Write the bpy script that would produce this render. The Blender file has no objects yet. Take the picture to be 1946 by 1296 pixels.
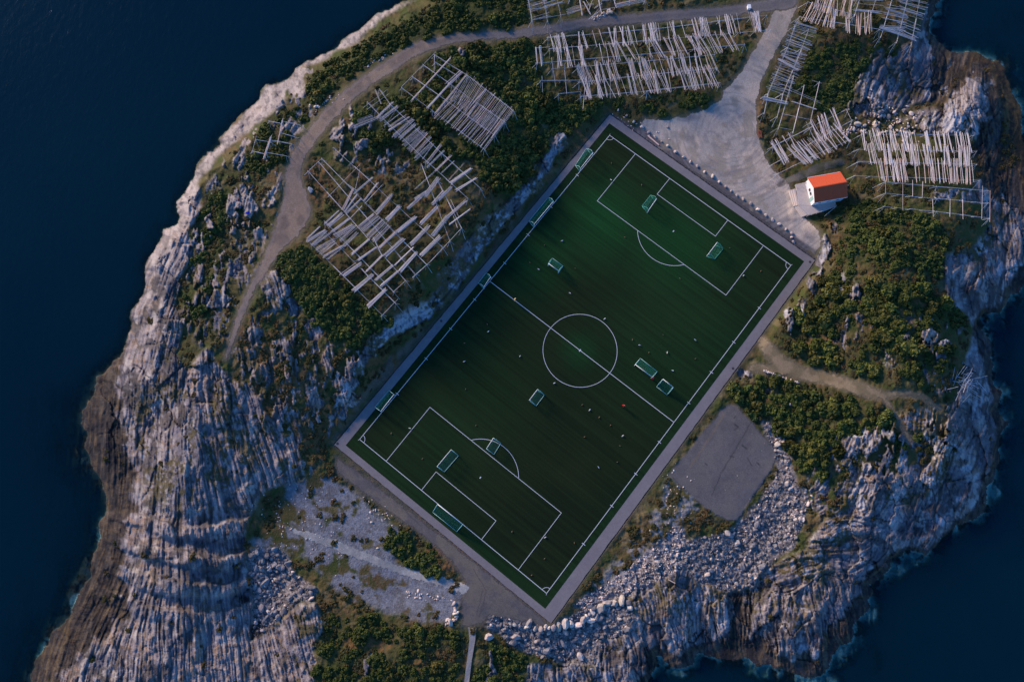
import bpy, bmesh, math, random
import numpy as np
from mathutils import Matrix, Vector

R_ = random.Random(7)
SC = bpy.context.scene
COL = SC.collection

# ------------------------------------------------------------------ camera
CX, CY, CH, RX, RY, FOC, ANG = -16.104, -32.602, 177.86, 0.1942, 0.0038, 1391.3, 4.0442
PL, PW = 100.58, 57.10                       # pitch length and width
def _rot(rx, ry):
    r = np.array([rx, ry, 0.0]); th = np.linalg.norm(r); k = r/th
    K = np.array([[0, -k[2], k[1]], [k[2], 0, -k[0]], [-k[1], k[0], 0]])
    return np.eye(3)+math.sin(th)*K+(1-math.cos(th))*K@K
RM = _rot(RX, RY)
cam = bpy.data.cameras.new('camera'); cam.sensor_width = 36; cam.lens = 36*FOC/1946
cam.clip_start = 1; cam.clip_end = 9000
cam_o = bpy.data.objects.new('camera', cam); COL.objects.link(cam_o)
M4 = np.eye(4); M4[:3, :3] = RM; M4[:3, 3] = (CX, CY, CH)
cam_o.matrix_world = Matrix(M4.tolist())
SC.camera = cam_o

# ------------------------------------------------------------------ sky, sun, exposure
SUN_EL, SUN_AZ = math.radians(17), math.radians(138)       # azimuth measured from +x, counter-clockwise
W = bpy.data.worlds.new('World'); SC.world = W; W.use_nodes = True
nt = W.node_tree; nt.nodes.clear()
sky = nt.nodes.new('ShaderNodeTexSky'); sky.sky_type = 'NISHITA'; sky.sun_disc = False
sky.sun_elevation = SUN_EL; sky.sun_rotation = math.pi/2-SUN_AZ
sky.ozone_density = 4.0; sky.air_density = 1.0; sky.dust_density = 0.3
bg = nt.nodes.new('ShaderNodeBackground'); bg.inputs[1].default_value = 0.128
ow = nt.nodes.new('ShaderNodeOutputWorld')
tn = nt.nodes.new('ShaderNodeMix'); tn.data_type = 'RGBA'; tn.blend_type = 'MULTIPLY'; tn.inputs[0].default_value = 1; tn.inputs[7].default_value = (.57, .93, 1.32, 1)
nt.links.new(sky.outputs[0], tn.inputs[6]); nt.links.new(tn.outputs[2], bg.inputs[0]); nt.links.new(bg.outputs[0], ow.inputs[0])
sl = bpy.data.lights.new('sun', 'SUN'); sl.energy = 4.2; sl.angle = math.radians(13); sl.color = (1.0, 0.75, 0.53)
so = bpy.data.objects.new('sun', sl); COL.objects.link(so)
sd_ = Vector((math.cos(SUN_EL)*math.cos(SUN_AZ), math.cos(SUN_EL)*math.sin(SUN_AZ), math.sin(SUN_EL)))
so.rotation_euler = sd_.to_track_quat('Z', 'Y').to_euler(); so.location = (0, 0, 60)
SC.view_settings.view_transform = 'Standard'; SC.view_settings.look = 'None'
SC.view_settings.exposure = 0.5; SC.view_settings.gamma = 1.0

# ------------------------------------------------------------------ helpers
def G(px, py, z=0.0):
    """point of the photograph -> world point lying at height z"""
    px = np.asarray(px, float); py = np.asarray(py, float); z = np.asarray(z, float)
    d = np.stack([px-973, -(py-648), -FOC*np.ones_like(px)], -1)@RM.T
    t = (z-CH)/d[..., 2]
    return np.stack([CX+d[..., 0]*t, CY+d[..., 1]*t, z+0*t], -1)
def PX(p):
    q = (np.asarray(p, float)-np.array([CX, CY, CH]))@RM
    return 973+FOC*q[..., 0]/-q[..., 2], 648-FOC*q[..., 1]/-q[..., 2]
def crop(ox, oy, s):
    return lambda L: [((x/s+ox) if i % 2 == 0 else (x/s+oy)) for i, x in enumerate(L)]
def sstep(a, b, x):
    t = np.clip((x-a)/(b-a), 0, 1); return t*t*(3-2*t)
_tabs = {}
def vnoise(x, y, s, seed=0):
    k = seed
    if k not in _tabs: _tabs[k] = np.random.RandomState(seed+100).rand(256, 256)
    T = _tabs[k]; u = x/s+1000; v = y/s+1000
    iu = np.floor(u).astype(int); iv = np.floor(v).astype(int); fu = u-iu; fv = v-iv
    fu = fu*fu*(3-2*fu); fv = fv*fv*(3-2*fv); a = iu & 255; b = (iu+1) & 255; c = iv & 255; d = (iv+1) & 255
    return (T[c, a]*(1-fu)+T[c, b]*fu)*(1-fv)+(T[d, a]*(1-fu)+T[d, b]*fu)*fv
def fbm(x, y, s, seed=0, o=4):
    r = 0; a = 1; t = 0
    for i in range(o):
        r = r+a*vnoise(x+13.7*i, y-7.1*i, s, seed+i); t += a; a *= .55; s *= .5
    return r/t
def tag(o, label=None, cat=None, group=None, kind=None):
    if label: o['label'] = label
    if cat: o['category'] = cat
    if group: o['group'] = group
    if kind: o['kind'] = kind
    return o
def mesh_obj(name, verts, faces, mats=(), parent=None, smooth=False, midx=None):
    me = bpy.data.meshes.new(name); me.from_pydata([tuple(v) for v in verts], [], faces)
    for m in (mats if isinstance(mats, (list, tuple)) else [mats]): me.materials.append(m)
    if midx is not None: me.polygons.foreach_set('material_index', midx)
    if smooth: me.polygons.foreach_set('use_smooth', [True]*len(me.polygons))
    me.update()
    o = bpy.data.objects.new(name, me); COL.objects.link(o)
    if parent: o.parent = parent
    return o
def quad_mesh(name, V, F, mats, smooth=True):
    """fast mesh from numpy arrays, quads"""
    me = bpy.data.meshes.new(name)
    me.vertices.add(len(V)); me.vertices.foreach_set('co', np.ascontiguousarray(V, dtype=np.float32).ravel())
    me.loops.add(F.size); me.loops.foreach_set('vertex_index', F.astype(np.int32).ravel())
    me.polygons.add(len(F)); me.polygons.foreach_set('loop_start', np.arange(0, F.size, F.shape[1], dtype=np.int32))
    me.polygons.foreach_set('loop_total', np.full(len(F), F.shape[1], np.int32))
    if smooth: me.polygons.foreach_set('use_smooth', np.ones(len(F), bool))
    for m in (mats if isinstance(mats, (list, tuple)) else [mats]): me.materials.append(m)
    me.update(calc_edges=True)
    return me
def link(name, me, parent=None):
    o = bpy.data.objects.new(name, me); COL.objects.link(o)
    if parent: o.parent = parent
    return o
def empty(name, loc, rz=0):
    o = bpy.data.objects.new(name, None); COL.objects.link(o); o.location = loc; o.rotation_euler = (0, 0, rz)
    o.empty_display_size = .5; return o
class MB:
    def __init__(s): s.v = []; s.f = []; s.m = []
    def add(s, v, f, m=0):
        n = len(s.v); s.v += [tuple(a) for a in v]; s.f += [tuple(i+n for i in q) for q in f]; s.m += [m]*len(f)
    def box(s, x0, y0, z0, x1, y1, z1, m=0):
        s.add([(x0, y0, z0), (x1, y0, z0), (x1, y1, z0), (x0, y1, z0), (x0, y0, z1), (x1, y0, z1), (x1, y1, z1), (x0, y1, z1)],
              [(3, 2, 1, 0), (4, 5, 6, 7), (0, 1, 5, 4), (1, 2, 6, 5), (2, 3, 7, 6), (3, 0, 4, 7)], m)
    def tube(s, a, b, r, n=6, r2=None, m=0):
        a = Vector(a); b = Vector(b); d = (b-a)
        if d.length < 1e-6: return
        r2 = r if r2 is None else r2
        q = d.to_track_quat('Z', 'Y'); v = []
        for p, rr in ((a, r), (b, r2)):
            for i in range(n):
                t = 2*math.pi*i/n; v.append(p+q@Vector((rr*math.cos(t), rr*math.sin(t), 0)))
        s.add(v, [(i, (i+1) % n, n+(i+1) % n, n+i) for i in range(n)]+[tuple(range(n-1, -1, -1)), tuple(range(n, 2*n))], m)
    def obj(s, name, mats, parent=None, smooth=False):
        return mesh_obj(name, s.v, s.f, mats, parent, smooth, s.m)

# ------------------------------------------------------------------ materials
def mat(name, col, rough=.8, var=.0, scale=1.0, bump=0.0, bscale=None, metal=0, col2=None, objvar=0.0, spec=.3, vcol=None, coord='Object', stretch=None):
    m = bpy.data.materials.new(name); m.use_nodes = True; t = m.node_tree; n = t.nodes; L = t.links
    b = n['Principled BSDF']; b.inputs['Roughness'].default_value = rough; b.inputs['Metallic'].default_value = metal
    b.inputs['Specular IOR Level'].default_value = spec
    b.inputs['Base Color'].default_value = (*col, 1)
    tc = n.new('ShaderNodeTexCoord'); mp = n.new('ShaderNodeMapping'); L.new(tc.outputs[coord], mp.inputs[0])
    if stretch: mp.inputs['Scale'].default_value = stretch
    src = None
    if vcol:
        a = n.new('ShaderNodeAttribute'); a.attribute_name = vcol; src = a.outputs['Color']
    if var or col2:
        nz = n.new('ShaderNodeTexNoise'); nz.inputs['Scale'].default_value = scale; nz.inputs['Detail'].default_value = 6
        nz.inputs['Roughness'].default_value = .65
        L.new(mp.outputs[0], nz.inputs['Vector'])
        if col2:
            r = n.new('ShaderNodeMapRange'); r.inputs[1].default_value = .38; r.inputs[2].default_value = .62
            L.new(nz.outputs[0], r.inputs[0])
            mx = n.new('ShaderNodeMix'); mx.data_type = 'RGBA'; L.new(r.outputs[0], mx.inputs[0])
            mx.inputs[6].default_value = (*col, 1); mx.inputs[7].default_value = (*col2, 1); src = mx.outputs[2]
        if var:
            nz2 = n.new('ShaderNodeTexNoise'); nz2.inputs['Scale'].default_value = scale*5.3; nz2.inputs['Detail'].default_value = 5
            nz2.inputs['Roughness'].default_value = .7
            L.new(mp.outputs[0], nz2.inputs['Vector'])
            r = n.new('ShaderNodeMapRange'); r.inputs[1].default_value = .25; r.inputs[2].default_value = .75
            r.inputs[3].default_value = 1-var; r.inputs[4].default_value = 1+var; L.new(nz2.outputs[0], r.inputs[0])
            mm = n.new('ShaderNodeMix'); mm.data_type = 'RGBA'; mm.blend_type = 'MULTIPLY'; mm.inputs[0].default_value = 1
            if src: L.new(src, mm.inputs[6])
            else: mm.inputs[6].default_value = (*col, 1)
            L.new(r.outputs[0], mm.inputs[7]); src = mm.outputs[2]
    if objvar:
        oi = n.new('ShaderNodeObjectInfo'); r = n.new('ShaderNodeMapRange'); r.inputs[3].default_value = 1-objvar; r.inputs[4].default_value = 1+objvar
        L.new(oi.outputs['Random'], r.inputs[0])
        hs = n.new('ShaderNodeHueSaturation')
        r2 = n.new('ShaderNodeMapRange'); r2.inputs[3].default_value = .5-.035*objvar/.3; r2.inputs[4].default_value = .5+.02*objvar/.3
        ml = n.new('ShaderNodeMath'); ml.operation = 'MULTIPLY'; ml.inputs[1].default_value = 7.31
        fr = n.new('ShaderNodeMath'); fr.operation = 'FRACT'
        L.new(oi.outputs['Random'], ml.inputs[0]); L.new(ml.outputs[0], fr.inputs[0]); L.new(fr.outputs[0], r2.inputs[0])
        L.new(r.outputs[0], hs.inputs['Value']); L.new(r2.outputs[0], hs.inputs['Hue'])
        if src: L.new(src, hs.inputs['Color'])
        else: hs.inputs['Color'].default_value = (*col, 1)
        src = hs.outputs[0]
    if src: L.new(src, b.inputs['Base Color'])
    if bump:
        nb = n.new('ShaderNodeTexNoise'); nb.inputs['Scale'].default_value = bscale or scale*4; nb.inputs['Detail'].default_value = 6
        L.new(mp.outputs[0], nb.inputs['Vector'])
        bp = n.new('ShaderNodeBump'); bp.inputs['Strength'].default_value = 1; bp.inputs['Distance'].default_value = bump
        L.new(nb.outputs[0], bp.inputs['Height']); L.new(bp.outputs[0], b.inputs['Normal'])
    return m

M = {}
M['ground'] = mat('ground_cover', (.2, .2, .2), .9, var=.38, scale=.9, bump=.12, bscale=2.6, vcol='albedo', spec=.15)
M['gravel'] = mat('road_gravel', (.2, .2, .2), .95, var=.42, scale=.9, bump=.03, bscale=9, vcol='albedo', spec=.15)
M['asphalt'] = mat('asphalt', (.190, .170, .180), .85, var=.10, scale=.25, bump=.01, bscale=12, col2=(.215, .195, .200), spec=.25)
M['line'] = mat('white_line_paint', (.62, .65, .68), .7, var=.06, scale=2)
M['wood'] = mat('weathered_wood', (.62, .565, .56), .8, var=.15, scale=2.0, objvar=.30, spec=.2)
M['wood_w'] = mat('warm_wood', (.70, .50, .38), .8, var=.15, scale=2.0, objvar=.25, spec=.2)
M['wood_g'] = mat('grey_wood', (.46, .49, .55), .85, var=.15, scale=2.0, objvar=.30, spec=.2)
M['white'] = mat('white_metal', (.85, .88, .90), .4)
M['teal'] = mat('teal_net_cord', (.10, .42, .36), .6)
M['teal2'] = mat('pale_teal_metal', (.38, .68, .68), .5)
M['netm'] = mat('green_net', (.02, .20, .13), .8)
M['stone'] = mat('boulder_stone', (.30, .27, .26), .9, var=.3, scale=.8, bump=.05, bscale=3, col2=(.13, .13, .145), objvar=.30, spec=.2)
M['stone2'] = mat('pale_stone', (.60, .50, .41), .9, var=.2, scale=1.5, bump=.05, bscale=3, col2=(.42, .37, .34), objvar=.28, spec=.2)
M['leaf'] = mat('bush_leaves', (.088, .098, .022), .75, var=.5, scale=.9, col2=(.044, .060, .015), objvar=.42, spec=.12)
M['leafy'] = mat('yellow_green_leaves', (.112, .116, .024), .75, var=.45, scale=.9, col2=(.056, .068, .017), objvar=.42, spec=.12)
M['heath'] = mat('heath_leaves', (.110, .072, .032), .85, var=.5, scale=.16, col2=(.046, .052, .016), spec=.08)

# ------------------------------------------------------------------ plan of the island, in photograph coordinates
SEA = -3.6
COAST = [(960, -640), (880, -520), (900, -400), (840, -300), (850, -220), (815, -150), (806, -30), (796, 1), (768, 8), (732, 24), (717, 33), (681, 57), (640, 91), (604, 109), (570, 123), (558, 136), (524, 157),
 (498, 177), (486, 203), (461, 223), (441, 243), (425, 265), (400, 287), (377, 313), (357, 355), (338, 394), (334, 420), (312, 432), (297, 462), (286, 501),
 (270, 553), (247, 618), (242, 640), (230, 672), (200, 704), (182, 735), (165, 765), (158, 800), (160, 850), (178, 890), (200, 929), (205, 960), (192, 1000), (187, 1040),
 (165, 1110), (132, 1162), (100, 1205), (70, 1255), (56, 1296), (20, 1360), (0, 1430), (60, 1500), (180, 1530), (300, 1500), (430, 1545), (600, 1500), (760, 1530), (900, 1480), (1020, 1500), (1110, 1440), (1180, 1400), (1215, 1320), (1237, 1284), (1251, 1246),
 (1262, 1240), (1276, 1261), (1300, 1270), (1314, 1262), (1323, 1242), (1342, 1238), (1375, 1246), (1425, 1252), (1445, 1268), (1482, 1276), (1520, 1285), (1560, 1290), (1580, 1268), (1590, 1228), (1617, 1208),
 (1629, 1184), (1650, 1157), (1652, 1114), (1684, 1092), (1697, 1078), (1692, 1058), (1727, 1040), (1760, 1056), (1782, 1020), (1812, 1004), (1840, 985), (1874, 970), (1884, 912), (1900, 860),
 (1912, 800), (1894, 772), (1908, 742), (1890, 726), (1886, 672), (1872, 640), (1858, 608), (1862, 590), (1900, 596), (1925, 560), (1946, 535), (1990, 500), (2010, 420), (1975, 360), (1952, 300),
 (1936, 230), (1932, 170), (1900, 118), (1850, 98), (1795, 92), (1772, 66), (1782, 20), (1788, -60), (1830, -200), (1800, -300), (1870, -400), (1820, -520), (1700, -660), (1500, -600), (1300, -670), (1120, -610)]
CTRL = [(1159,218,0),(1549,495,0),(1047,1184,0),(635,845,0),(900,530,0),(770,690,0),(1030,370,0),(1350,340,0),(1450,420,0),(1300,830,0),(1420,660,0),(1180,1000,0),(840,1010,0),(940,1100,0),(1100,670,0),
(560,400,5.5),(560,300,6),(650,190,6),(790,92,4.5),(920,68,3.5),(1040,57,3),(1220,35,2.5),(1400,20,2),(1500,0,2),(1450,100,1.5),(1380,230,.5),
(893,445,5.0),(917,412,4.8),(835,515,5.4),(855,490,5.2),(752,592,5.4),(800,560,5.4),(690,650,4.6),(985,330,3.6),(1060,235,1.4),(676,722,3),(640,770,2.0),(620,820,.8),(950,300,4),(800,430,5.5),(700,450,5.5),(620,480,6),(850,250,5),(750,250,6),(680,300,6.5),
(914,462,.8),(862,535,.8),(792,618,.7),(728,690,.5),(1003,362,.6),(1052,290,.5),(940,430,.8),(968,408,.7),(830,575,.7),
(480,540,6.5),(450,640,6),(400,660,5.5),(360,500,4),(430,380,5),(420,700,5),(480,720,4.5),(540,640,5.5),(560,720,4.5),(600,640,5),
(370,800,5.2),(460,820,3.2),(340,900,4.6),(430,950,2.7),(300,800,1.2),(250,900,-1.2),(345,1090,4.0),(440,1050,1.6),(310,1250,2.6),(240,1150,-1.6),(440,1250,.4),(500,900,2.2),(550,885,1.8),(468,990,1.0),(410,1130,1.6),
(500,960,.3),(540,940,0),(600,1000,0),(560,1080,-.3),(500,1130,-1),(490,1200,-1.5),(640,900,0),
(570,1180,1.5),(540,1260,1),(600,1250,1.5),(700,1230,1.5),(800,1250,1.5),(870,1210,.8),(640,1140,.3),(750,1130,-.3),(740,1060,0),(890,1140,0),(930,1180,-.3),
(1000,1210,-1.3),(1080,1220,-2.2),(1150,1190,-1.5),(1180,1150,-.6),(1050,1290,-1.5),(950,1260,-.5),(1250,1120,.6),(1280,1170,0.4),(1230,1200,0),(1290,1240,-2.2),(1200,1250,-1.8),
(1300,1050,-.3),(1350,1090,-1.2),(1420,1100,-2),(1480,1000,-1),(1400,980,-.3),(1480,860,0),(1380,870,0),(1500,930,0),
(1500,1090,-.2),(1580,1100,.2),(1430,1160,-1.5),(1500,1180,-1),(1560,1180,-1.2),(1450,1230,-2.8),(1620,1120,-2),(1350,1180,-1.5),(1380,1225,-3.2),
(1600,1010,1),(1700,950,2),(1760,930,1.5),(1660,1030,-.5),(1740,1000,-1.5),
(1560,700,2),(1620,620,5),(1680,560,6.5),(1700,480,6.5),(1640,430,4),(1750,640,6),(1800,700,4.2),(1700,760,5),(1600,850,3),(1550,780,2),(1650,880,3),(1740,850,3.5),(1800,830,3),(1500,620,2),(1530,540,2.5),(1560,450,2),(1600,480,4),(1480,720,.8),(1440,740,.3),
(1840,560,2.0),(1880,480,.6),(1850,440,2.2),(1900,400,-2),(1820,400,4),(1750,380,4),(1650,350,2.5),(1560,360,1.0),(1870,620,-1.8),(1850,700,.6),(1870,800,-1),(1850,900,-.8),
(1600,250,1.5),(1700,250,1),(1800,250,1.5),(1850,180,1),(1880,200,.5),(1750,200,-1.5),(1700,160,-1),(1650,130,1),(1560,100,2),(1600,60,2.5),(1720,50,1.5),(1760,50,-1),(1800,130,-2.5),(1850,290,-.5),(1900,300,-2.7),
(1790,120,-2.5),(1775,150,-2.3),(1915,180,-2.4),(1925,260,-2.8),(1850,100,-2.6),(800,30,3.5),(900,20,4),(1000,20,3.5),(1150,10,3),(1300,0,3),(700,90,4),(600,150,4.5),(550,190,4.5),(500,280,5.0),
(1000,-200,3),(1500,-200,2),(1800,-200,-2),(400,1400,1),(800,1400,2),(1100,1380,-1),(1000,-450,3),(1400,-450,3),(1700,-450,2),(400,1700,1),(1000,1700,1)]
ROADS = {
 'coast': [(430,680,4),(443,640,6),(456,600,7),(480,545,8),(505,505,10),(525,465,17),(548,432,28),(562,402,34),(562,372,24),(556,335,17),(568,292,15),(590,262,15),(620,225,15),(660,184,14),(700,152,14),(750,120,14),(790,94,14),(850,76,11),(920,69,9),(980,66,9),(1040,57,10),(1130,41,11),(1220,36,12),(1300,29,11),(1400,20,11),(1470,10,14),(1500,2,18)],
 'north': [(1530,-300,20),(1508,-60,19),(1499,0,19),(1480,50,19),(1452,100,19),(1425,150,22),(1405,190,34)]}
YARD = [(1225,226),(1260,228),(1300,222),(1340,208),(1375,188),(1400,165),(1440,140),(1436,200),(1440,262),(1462,315),(1500,352),(1512,392),(1530,415),(1556,440),(1562,462),(1550,486),(1528,474),(1440,412),(1330,334),(1240,276),(1206,250)]
LANE = [(1478,352,5),(1520,334,8),(1560,318,9),(1600,308,7)]
TRACK = [(1448,648,8),(1462,668,12),(1485,692,14),(1520,708,12),(1570,719,10),(1620,734,11),(1655,746,11),(1680,752,6),(1710,747,4),(1750,752,4),(1785,778,3)]
TRACK2 = [(1430,700,7),(1470,702,9),(1500,705,8)]
TRACK3 = [(1678,752,4),(1700,785,3),(1716,815,3),(1730,835,6)]
PAD = [(1380,768),(1400,770),(1478,860),(1470,885),(1402,988),(1380,988),(1340,965),(1270,902)]
DIRT = [(640,868),(700,912),(752,952),(840,1020),(940,1100),(1036,1180),(1042,1192),(985,1178),(930,1168),(912,1186),(880,1190),(878,1130),(884,1104),(862,1068),(806,1018),(740,972),(684,930),(640,895)]
GRAVELS = [(543,916),(626,908),(660,930),(726,985),(760,1010),(742,1062),(800,1090),(896,1122),(868,1148),(862,1184),(800,1180),(739,1162),(640,1120),(585,1060),(540,1050),(480,1045),(480,1030),(530,1000),(545,960)]
STRIP = [(1198,236),(1240,270),(1330,332),(1440,408),(1530,472),(1549,490),(1549,500),(1159,222),(1165,216)]
SCREES = {
 'west': [(490,1035),(540,1045),(560,1090),(600,1120),(590,1142),(560,1145),(520,1185),(480,1215),(478,1130),(470,1060)],
 'south': [(930,1168),(990,1180),(1045,1192),(1120,1150),(1192,1136),(1205,1180),(1185,1205),(1150,1215),(1130,1260),(1080,1262),(1010,1245),(960,1215),(925,1190)],
 'east': [(1446,800),(1470,806),(1500,855),(1512,920),(1540,945),(1528,985),(1510,1035),(1470,1065),(1430,1110),(1385,1125),(1330,1105),(1292,1078),(1265,1050),(1290,1030),(1345,1020),(1400,1000),(1440,960),(1480,890)],
 'mid': [(1180,1090),(1280,1000),(1300,1010),(1310,1060),(1290,1085),(1200,1130),(1110,1160),(1090,1150)]}
ROCKS = [
 [(830,-30),(796,-5),(735,15),(700,40),(650,75),(600,100),(560,125),(500,170),(460,220),(400,280),(330,380),(280,480),(230,640),(150,740),(140,860),(190,960),(150,1120),(40,1300),(0,1500),
  (470,1500),(478,1296),(480,1210),(476,1130),(470,1060),(466,1000),(500,938),(560,915),(580,905),(560,860),(520,800),(480,742),(440,712),(412,700),(398,655),(380,672),(352,700),(338,672),(344,618),(330,560),(345,520),(372,490),(355,440),(383,395),(372,350),(400,318),(440,278),(468,250),(498,228),(542,200),(546,178),(572,166),(576,130),(612,116),(655,92),(690,70),(722,38),(760,15)],
 [(527,1188),(560,1148),(601,1144),(615,1185),(590,1250),(600,1300),(585,1500),(470,1500),(478,1215)],
 [(1190,1085),(1240,1062),(1300,1070),(1320,1105),(1385,1128),(1430,1112),(1470,1068),(1530,1040),(1560,1000),(1600,970),(1640,940),(1700,905),(1740,890),(1790,860),(1810,800),(1822,740),(1835,690),(1848,640),(1838,600),(1800,560),(1792,520),(1800,485),(1850,470),(1880,425),(1850,345),(1880,330),(2050,300),(2050,560),(1900,620),(1930,760),(1900,1000),(1700,1120),(1600,1300),(1400,1330),(1240,1330),(1180,1420),(1000,1420),(1000,1262),(1080,1262),(1150,1215),(1200,1180)],
 [(1700,232),(1740,215),(1790,205),(1825,150),(1850,122),(1878,122),(1892,170),(1905,230),(1898,285),(1880,340),(1855,300),(1850,262),(1760,255)],
 [(1618,170),(1660,112),(1700,105),(1740,60),(1765,10),(1770,-60),(1820,-60),(1790,90),(1850,100),(1790,190),(1740,200),(1700,215),(1660,222),(1620,215)],
 [(1062,262),(1072,272),(1050,292),(1036,330),(1008,372),(975,395),(945,420),(930,452),(905,468),(888,505),(868,540),(835,580),(790,610),(762,628),(740,625),(770,598),(815,578),(845,545),(850,520),(875,490),(905,452),(930,420),(965,392),(1000,358),(1022,322),(1040,285)],
]
PATCHY = [(.34, [(560,150),(600,190),(570,260),(535,320),(520,420),(500,500),(460,560),(440,640),(390,660),(345,620),(335,520),(360,400),(440,290)]),
 (.40, [(455,600),(520,540),(560,600),(640,660),(700,670),(660,760),(620,850),(590,900),(540,860),(480,740),(440,690)]),
 (.55, [(1590,830),(1700,800),(1830,760),(1850,860),(1780,900),(1700,905),(1640,940),(1560,990),(1530,930)]),
 (.28, [(1500,600),(1600,520),(1700,600),(1820,620),(1850,700),(1800,760),(1740,700),(1600,680)]),
 (.18, [(620,215),(720,200),(760,330),(700,340),(640,300)]), (.35, [(1640,90),(1760,110),(1700,240),(1600,250)])]
CLIFF = [(1072,258,7),(1045,300,8),(1020,345,8),(985,382,10),(950,413,13),(930,440,11),(905,475,10),(885,510,8),(862,545,8),(835,575,10),(800,598,15),(765,615,15),(735,632,11),(705,660,10),(690,690,8),(675,718,10),(655,748,9),(640,772,6)]
OUTC = [(470,385,14,30),(448,378,8,22),(436,400,8,20),(400,420,6,14),(530,560,26,30),(510,540,20,20),(410,570,30,22),(470,480,10,12),(445,510,18,12),(560,590,12,18),(592,625,12,22),(485,640,16,18),(500,712,18,22),
 (545,700,8,30),(620,690,8,30),(590,745,10,26),(530,780,10,40),(655,790,8,20),(665,760,26,10),(680,700,14,14),(700,668,16,12),(715,650,18,12),(566,860,14,40),(570,820,10,30),
 (1632,555,9,16),(1500,610,8,30),(1525,585,10,22),(1545,540,8,26),(1565,470,9,24),(1560,500,7,22),(1583,430,8,16),(1765,637,10,14),(1722,641,12,6),(1790,650,14,9),(1625,845,26,22),(1655,840,18,22),(1610,880,14,8),(1615,798,8,6),
 (1682,820,4,14),(1698,828,5,14),(1718,828,10,6),(1735,845,7,14),(1690,915,7,20),(1655,925,26,18),(1610,930,30,10),(1645,890,10,8),(1640,918,12,14),(1465,745,10,8),(1415,712,14,7),(1505,770,10,4),(1800,830,6,20),(1820,780,6,12),
 (650,240,8,14),(638,255,12,7),(650,262,8,6),(668,215,6,16),(690,272,14,8),(575,137,14,8),(880,95,8,6),(760,322,16,8),(775,308,8,5),(1810,365,14,8),(1850,375,24,14),(1785,370,14,8),(700,1265,6,26),(590,1240,6,30),(930,1265,6,30)]
# bushes: polygon, spacing, kind, label, group
VEG = [
 ([(840,95),(1010,78),(1025,150),(1045,190),(1120,198),(1112,225),(1060,258),(1002,330),(962,372),(925,345),(905,310),(872,262),(835,235),(815,205),(800,180),(820,140)], 1.0, 'leaf', 'dense dark green bush in the thicket between the coast road and the pitch corner', 'bushes in the thicket north-west of the pitch'),
 ([(725,62),(800,14),(830,-30),(1000,-30),(998,50),(900,58),(800,78),(745,100),(700,118),(640,165),(600,192),(578,175),(590,140),(640,112)], .95, 'leafy', 'yellow-green bush on the strip between the sea rocks and the coast road', 'bushes between the coast road and the sea'),
 ([(545,470),(590,472),(640,520),(705,590),(735,605),(775,600),(742,632),(690,655),(640,652),(600,612),(560,560),(520,505)], 1.0, 'leaf', 'dark green bush in the thicket below the largest drying rack', 'bushes below the largest drying rack'),
 ([(1590,402),(1660,385),(1700,392),(1790,430),(1800,470),(1782,540),(1700,520),(1640,512),(1590,505),(1600,450)], .68, 'leaf', 'dark green bush on the slope below the red-roofed house', 'bushes below the red-roofed house'),
 ([(1600,520),(1700,530),(1780,550),(1835,600),(1815,690),(1745,735),(1640,718),(1540,690),(1495,640),(1530,570),(1575,515)], .40, 'leafy', 'olive green bush on the hill above the dirt track', 'bushes on the hill above the dirt track'),
 ([(1390,742),(1440,718),(1520,735),(1560,745),(1640,760),(1690,790),(1750,800),(1765,840),(1700,845),(1655,830),(1600,850),(1560,905),(1515,890),(1480,830),(1410,768)], .47, 'leaf', 'green bush on the slope between the dirt track and the grey slab', 'bushes below the dirt track'),
 ([(612,1165),(720,1175),(850,1198),(884,1215),(878,1310),(600,1310)], .42, 'leafy', 'low green bush on the bank left of the concrete walkway', 'bushes left of the concrete walkway'),
 ([(910,1215),(960,1235),(1000,1262),(1000,1310),(900,1310)], .8, 'leaf', 'low green bush on the bank right of the concrete walkway', 'bushes right of the concrete walkway'),
 ([(1545,92),(1640,68),(1715,85),(1745,100),(1700,125),(1640,135),(1625,185),(1600,215),(1540,205),(1515,160)], .8, 'leaf', 'dark bush on the hollow east of the gravel road', 'bushes east of the gravel road'),
 ([(740,1000),(785,985),(828,1045),(838,1095),(780,1080),(735,1040)], .6, 'leaf', 'low dark bush on the dry bank beside the lower path', 'bushes on the dry bank beside the lower path'),
 ([(500,238),(560,205),(600,198),(560,250),(540,300),(505,330),(460,330)], .5, 'leafy', 'small green bush on the headland left of the coast road', 'bushes on the headland left of the coast road'),
 ([(660,205),(720,190),(790,190),(835,250),(880,300),(840,330),(780,300),(720,290),(680,250)], .75, 'leaf', 'green bush beside the narrow diagonal drying rack', 'bushes beside the narrow drying rack'),
 ([(1130,190),(1240,185),(1360,180),(1345,198),(1290,215),(1230,222),(1180,205)], .45, 'leaf', 'low green bush between the long drying racks and the gravel yard', 'bushes between the long racks and the gravel yard'),
 ([(360,500),(440,440),(400,560),(370,620),(350,560),(350,480),(375,420),(400,380),(440,330),(430,430)], .35, 'leaf', 'small dark bush wedged among the pale western rocks', 'bushes among the western rocks')]

# ------------------------------------------------------------------ ground grid
def axis(lo, hi, step, far):
    a = list(np.arange(lo, hi+step, step)); L = []; x = lo; s = step
    while x > -far: s *= (1.05 if x > -300 else 1.18); x -= s; L.append(x)
    Rr = []; x = a[-1]; s = step
    while x < far+hi: s *= (1.05 if x < hi+300 else 1.18); x += s; Rr.append(x)
    return np.array(L[::-1]+a+Rr)
STEP = 1.6
AX = axis(-30, 1976, STEP, 3600); AY = axis(-30, 1326, STEP, 3000)
PXg, PYg = np.meshgrid(AX, AY); NX, NY = len(AX), len(AY)

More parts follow.
